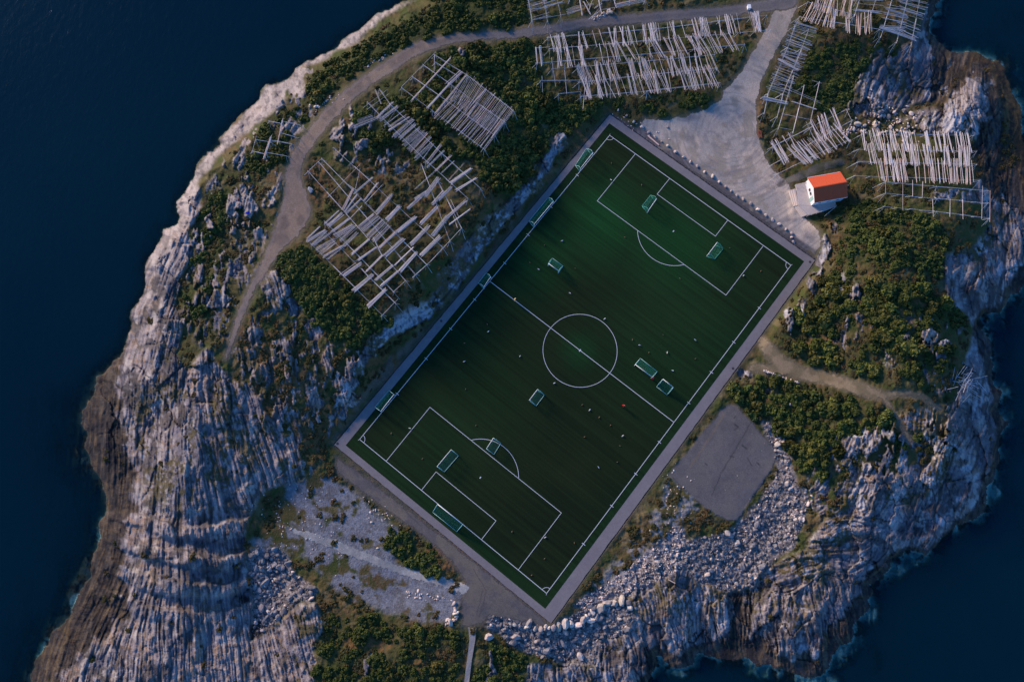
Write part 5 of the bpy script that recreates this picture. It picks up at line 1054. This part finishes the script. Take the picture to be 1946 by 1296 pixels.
for kk, nm in (('leaf', 'undergrowth'), ('leafy', 'pale_undergrowth')):
    it = [(tuple(gp(x, y, .2*r)-Vector((0, 0, .3*r))), rotsc(rr.uniform(0, 6.28), (r*1.1, r*1.1, r*.8), 0, rr), rr.randrange(5)) for (r, x, y, kind, l, g) in cb[300:] if kind == kk]
    if it: tag(merge(nm, it, BP, M[kk]), kind='stuff')
# heath tufts over the open ground
TP = [proto(bush_mesh('tuft', 700+i, M['heath'], 60, .30)) for i in range(5)]
it = []; n = 0
while len(it) < 4200 and n < 60000:
    n += 1; x, y = rr.uniform(-10, 1956), rr.uniform(-10, 1306)
    if fieldat(sd_coast, x, y) < 22 or fieldat(flat, x, y) > .12 or fieldat(scree, x, y) > .2: continue
    rk = fieldat(rock, x, y)
    if rk > .3 and rr.random() > .035: continue
    if fieldat(gravf, x, y) > .5 and rr.random() > .10: continue
    if fbm(np.array([x]), np.array([y]), 30, 440, 3)[0] < .45: continue
    r = rr.uniform(.3, .8); it.append((tuple(gp(x, y, 0)-Vector((0, 0, .15*r))), rotsc(rr.uniform(0, 6.28), (r*1.2, r*1.2, r*.6), 0, rr), rr.randrange(5)))
tag(merge('heath_tufts', it, TP, M['heath']), kind='stuff')

# ------------------------------------------------------------------ birds
M['gullw'] = mat('white_feathers', (.80, .80, .78), .7); M['gullg'] = mat('grey_feathers', (.42, .44, .47), .7); M['gullb'] = mat('brown_feathers', (.22, .14, .08), .8); M['beak'] = mat('yellow_beak', (.6, .35, .05), .5)
def lathe(mb, prof, n, sy=1, sz=1, m=0):
    """profile (x, r, zoffset) along x"""
    v = []
    for x, r, z in prof:
        for i in range(n): v.append((x, r*sy*math.cos(2*math.pi*i/n), z+r*sz*math.sin(2*math.pi*i/n)))
    k = len(prof); f = [(a*n+i, a*n+(i+1) % n, (a+1)*n+(i+1) % n, (a+1)*n+i) for a in range(k-1) for i in range(n)]+[tuple(range(n-1, -1, -1)), tuple(range((k-1)*n, k*n))]
    mb.add(v, f, m)
def gull(white=True):
    mb = MB(); b = 0
    lathe(mb, [(-.30, .015, .20), (-.22, .05, .195), (-.08, .095, .18), (.06, .10, .19), (.15, .07, .23), (.20, .05, .28), (.24, .052, .32), (.28, .035, .325), (.30, .015, .32)], 10, .95, 1, 0)
    for s in (-1, 1):
        mb.add([(.10, s*.09, .24), (-.05, s*.12, .23), (-.38, s*.03, .22), (-.30, s*.01, .26), (-.02, s*.03, .285), (.10, s*.04, .27), (.05, s*.11, .17), (-.2, s*.09, .19)], [(0, 1, 2, 3, 4, 5), (0, 6, 7, 2, 1)] if s > 0 else [(5, 4, 3, 2, 1, 0), (1, 2, 7, 6, 0)], 1)
        mb.tube((.0, s*.035, .11), (.0, s*.035, 0), .008, 4, m=2); mb.tube((0, s*.035, .008), (.05, s*.035, .006), .012, 4, m=2)
    mb.tube((.29, 0, .32), (.355, 0, .31), .012, 5, .003, 2)
    return mb.obj('gull' if white else 'brown_bird', [M['gullw'], M['gullg'], M['beak']] if white else [M['gullb'], M['gullb'], M['dark']], None, True)
GW = [(1161,342),(1068,458),(1023.5,512),(1083,557),(1413,524),(1149,606),(1321,646),(1215,656),(1278,704),(988,677),(1053.5,728),(1120.6,779),(1183.5,828),(1137.5,887.6),(1268,670),(928,630),(882,687),(778.7,813.7),(1036,1021)]
GB = [(1162,310),(1219.5,351.5),(1187,451),(1034.5,466),(1007,499),(1093,510),(1292,529),(1386.5,471),(1446,515),(1260,636),(1202,645.6),(1233,670),(1321.5,681.5),(1106.5,769),(1138.6,793),(1111,830),(1160,808),(1178,847),(1173,878),(883,652),(885,739),(904.6,808),(743.5,823),(802.5,871.5),(973,1010),(1091.5,1031),(1035,1061),(1010,1092.7),(926,616)]
for L_, wh, lab, gr in ((GW, True, 'white gull with grey wings standing on the dark turf', 'white gulls on the pitch'), (GB, False, 'small brown bird standing on the dark turf', 'brown birds on the pitch')):
    first = gull(wh)
    for i, (x, y) in enumerate(L_):
        o = first if i == 0 else first.copy()
        if i: COL.objects.link(o)
        p = G(x, y, .2); o.location = (p[0], p[1], .067); o.rotation_euler = (0, 0, rr.uniform(0, 6.28)); s = rr.uniform(.85, 1.05) if wh else rr.uniform(.6, .75); o.scale = (s, s*1.1, s); tag(o, lab, 'gull' if wh else 'bird', gr)

# ------------------------------------------------------------------ people
M['skin'] = mat('skin', (.55, .36, .27), .6); M['red'] = mat('red_cloth', (.80, .015, .03), .8, var=.1, scale=8); M['yellow'] = mat('pale_yellow_cloth', (.78, .66, .32), .8, var=.1, scale=8)
M['navy'] = mat('dark_cloth', (.03, .03, .045), .85, var=.1, scale=8); M['hairb'] = mat('brown_hair', (.10, .06, .035), .7); M['hairy'] = mat('blond_hair', (.45, .33, .16), .7)
def skin(name, J, E, m, parent, root=0, sub=2):
    me = bpy.data.meshes.new(name); me.from_pydata([j[:3] for j in J], E, []); me.materials.append(m); o = link(name, me, parent)
    md = o.modifiers.new('skin', 'SKIN'); md.use_smooth_shade = True; sv = me.skin_vertices[0].data
    for i, j in enumerate(J): r = j[3]; sv[i].radius = r if isinstance(r, tuple) else (r, r); sv[i].use_root = (i == root)
    s = o.modifiers.new('subdivision', 'SUBSURF'); s.levels = sub; s.render_levels = sub; return o
def person(px, py, rz, label, top, legs, hairm, lean=0.0, stride=.18):
    p = G(px, py, 1.0); t = empty('person', (p[0], p[1], .068), rz); tag(t, label, 'person')
    J, E = [], []
    def add(x, y, z, r, par=None):
        J.append((x+lean*max(0, z-.9), y, z, r)); i = len(J)-1
        if par is not None: E.append((par, i))
        return i
    pel = add(0, 0, .95, .13); wst = add(0, 0, 1.10, .115, pel); che = add(0, 0, 1.32, .14, wst); nk = add(.01, 0, 1.48, .055, che); hd0 = add(.02, 0, 1.56, .07, nk); hd1 = add(.025, 0, 1.65, .088, hd0); hd2 = add(.01, 0, 1.73, .07, hd1)
    no = add(.115, 0, 1.635, .014, hd1)
    body = {}
    for s in (-1, 1):
        hip = add(0, s*.10, .90, .095, pel); kn = add(stride*s*.6+.03, s*.11, .50, .058, hip); an = add(stride*s-.02, s*.11, .09, .038, kn); to_ = add(stride*s+.15, s*.12, .03, .03, an)
        sh = add(0, s*.19, 1.40, .058, che); el = add(-.03-.08*s, s*.32, 1.16, .042, sh); wr_ = add(.12-.14*s, s*.36, .95, .028, el); pa = add(.14-.14*s, s*.37, .89, .032, wr_)
        for k, (dx, L) in enumerate(((.028, .075), (.010, .085), (-.010, .08), (-.028, .065))): a = add(.14-.14*s+dx, s*.37, .86, .010, pa); add(.145-.14*s+dx, s*.365, .86-L, .008, a)
        th_ = add(.175-.14*s, s*.355, .87, .010, pa); add(.19-.14*s, s*.35, .83, .008, th_)
        ear = add(.01, s*.088, 1.64, .014, hd1); body[s] = (hip, kn, an, sh, el, wr_)
    skin('body', J, E, M['skin'], t)
    def sub(name, idx, edges, grow, m, root=0): skin(name, [(*J[i][:3], J[i][3]+grow) for i in idx], edges, m, t, root)
    a, b = body[-1], body[1]
    sub('jacket', [wst, pel, che, a[3], a[4], a[5], b[3], b[4], b[5]], [(0, 1), (0, 2), (2, 3), (3, 4), (4, 5), (2, 6), (6, 7), (7, 8)], .05, M[top])
    sub('trousers', [pel, a[0], a[1], a[2], b[0], b[1], b[2]], [(0, 1), (1, 2), (2, 3), (0, 4), (4, 5), (5, 6)], .022, M[legs])
    skin('hair', [(-.01+lean*.75, 0, 1.70, .092), (-.05+lean*.72, 0, 1.64, .07)], [(0, 1)], M[hairm], t)
    mb = MB()
    for s in (-1, 1): lathe(mb, [(-.10+stride*s, .03, .05), (0+stride*s, .05, .05), (.12+stride*s, .045, .045), (.19+stride*s, .02, .035)], 8, 1, .9); mb.v = [(x, y+(s*.115 if i >= len(mb.v)-32 else 0), z) for i, (x, y, z) in enumerate(mb.v)]
    mb.obj('shoes', M['navy'], t, True)
person(978, 569, -.6, 'person in a pale yellow top on the halfway line near the left touchline', 'yellow', 'navy', 'hairy', .25)
person(1185.5, 771.5, .8, 'person in red standing alone between the small goals and the halfway line', 'red', 'navy', 'hairb', .2)
person(1241, 719, 2.3, 'person in red at the corner of the five-metre goal', 'red', 'red', 'hairb', .3)

# ------------------------------------------------------------------ odds and ends
def box_thing(name, px, py, sx, sy, sz, rz, m, label, cat, lid=None, h=0.02):
    t = empty(name, gp(px, py, h), rz); tag(t, label, cat)
    bm = bmesh.new(); bmesh.ops.create_cube(bm, size=1); bmesh.ops.scale(bm, vec=(sx, sy, sz), verts=bm.verts); bmesh.ops.translate(bm, vec=(0, 0, sz/2), verts=bm.verts)
    bmesh.ops.bevel(bm, geom=bm.edges[:], offset=min(sx, sy, sz)*.12, segments=2, affect='EDGES'); me = bpy.data.meshes.new('box_body'); bm.to_mesh(me); bm.free(); me.materials.append(m); link('box_body', me, t)
    if lid: mb = MB(); mb.box(-sx*.53, -sy*.53, sz+.003, sx*.53, sy*.53, sz+.06); mb.obj('lid', lid, t)
    return t
box_thing('electrical_cabinet', 1422, 17, .8, 1.1, .9, .1, M['white'], 'small white box standing at the edge of the coast road junction', 'cabinet', M['wallw'])
lg = gp(1243, 265, .15); e1, e2 = gp(1231, 265-7, .15), gp(1252, 276+0, .15); mb = MB(); o0 = (e1+e2)/2; mb.tube(e1-o0, e2-o0, .2, 8, .16); o = mb.obj('timber_log', M['wood_w'], None); o.location = o0; tag(o, 'single tan log lying between the running path and the boulder row', 'log')
e1, e2 = gp(1270, 1101, .25), gp(1283, 1108, .25); o0 = (e1+e2)/2; mb = MB(); mb.tube(e1-o0, e2-o0, .11, 6); o = mb.obj('driftwood_plank', M['wood_w'], None); o.location = o0; tag(o, 'short tan plank washed up on the rocks left of the stone beach', 'plank')
M['rust'] = mat('red_brown_paint', (.22, .06, .04), .8, var=.1, scale=3)
t = empty('picnic_bench', gp(1443.5, 257, 0), math.radians(94)); tag(t, 'low red-brown plank bench with two rails left of the slanting rack', 'bench')
mb = MB(); mb.box(-1.0, -.42, .4, 1.0, -.12, .46); mb.obj('seat', M['rust'], t); mb = MB(); mb.box(-1.0, .12, .4, 1.0, .42, .46); mb.obj('seat', M['rust'], t)
mb = MB()
for x in (-.8, .7): mb.box(x, -.4, .0, x+.1, .4, .396)
mb.obj('support', M['rust'], t)
def bag(px, py, s, m, label, rz):
    bm = bmesh.new(); bmesh.ops.create_icosphere(bm, subdivisions=2, radius=1); q = random.Random(int(px))
    for v in bm.verts: v.co = Vector((v.co.x*s, v.co.y*s*.6, max(-.2, v.co.z)*s*.45))*(1+q.uniform(-.08, .08))
    me = bpy.data.meshes.new('bag_body'); bm.to_mesh(me); bm.free(); me.materials.append(m); t = empty('bag', gp(px, py, .12), rz); tag(t, label, 'bag'); o = link('bag_body', me, t)
    mb = MB()
    for sy in (-.25, .25): mb.tube((-s*.6, sy*s, s*.42), (0, sy*s, s*.55), .03, 5); mb.tube((0, sy*s, s*.55), (s*.6, sy*s, s*.42), .03, 5)
    mb.obj('strap', M['navy'], t)
bag(470.5, 404.5, .55, mat('bright_blue_cloth', (.005, .02, .62), .6), 'bright blue bag at the lower end of the long pale outcrop', .4)
bag(454, 379.5, .38, mat('dark_red_cloth', (.30, .01, .04), .7), 'dark red bag in the cleft between two pale outcrops', 1.2)
bag(455.5, 393, .36, mat('blue_cloth', (.02, .10, .35), .7), 'smaller blue bag just below the dark red one in the cleft', 1.5)
M['metal'] = mat('drain_iron', (.05, .045, .05), .6)
for (x, y, l) in ((1393, 700, 'dark round drain cover on the path beside the dirt track'), (641.5, 843, 'dark round drain cover at the left corner of the path'), (838.5, 610, 'dark round drain cover on the shaded upper left path'), (1539.5, 498, 'dark round drain cover at the right corner of the path')):
    mb = MB(); n = 16; mb.tube((0, 0, -.05), (0, 0, .012), .32, n); [mb.tube((.2*math.cos(a), .2*math.sin(a), .010), (.2*math.cos(a), .2*math.sin(a), .02), .04, 6) for a in (0, 1.57, 3.14, 4.71)]
    o = mb.obj('drain_cover', M['metal']); p = G(x, y, .055); o.location = (p[0], p[1], .055); tag(o, l, 'drain cover')
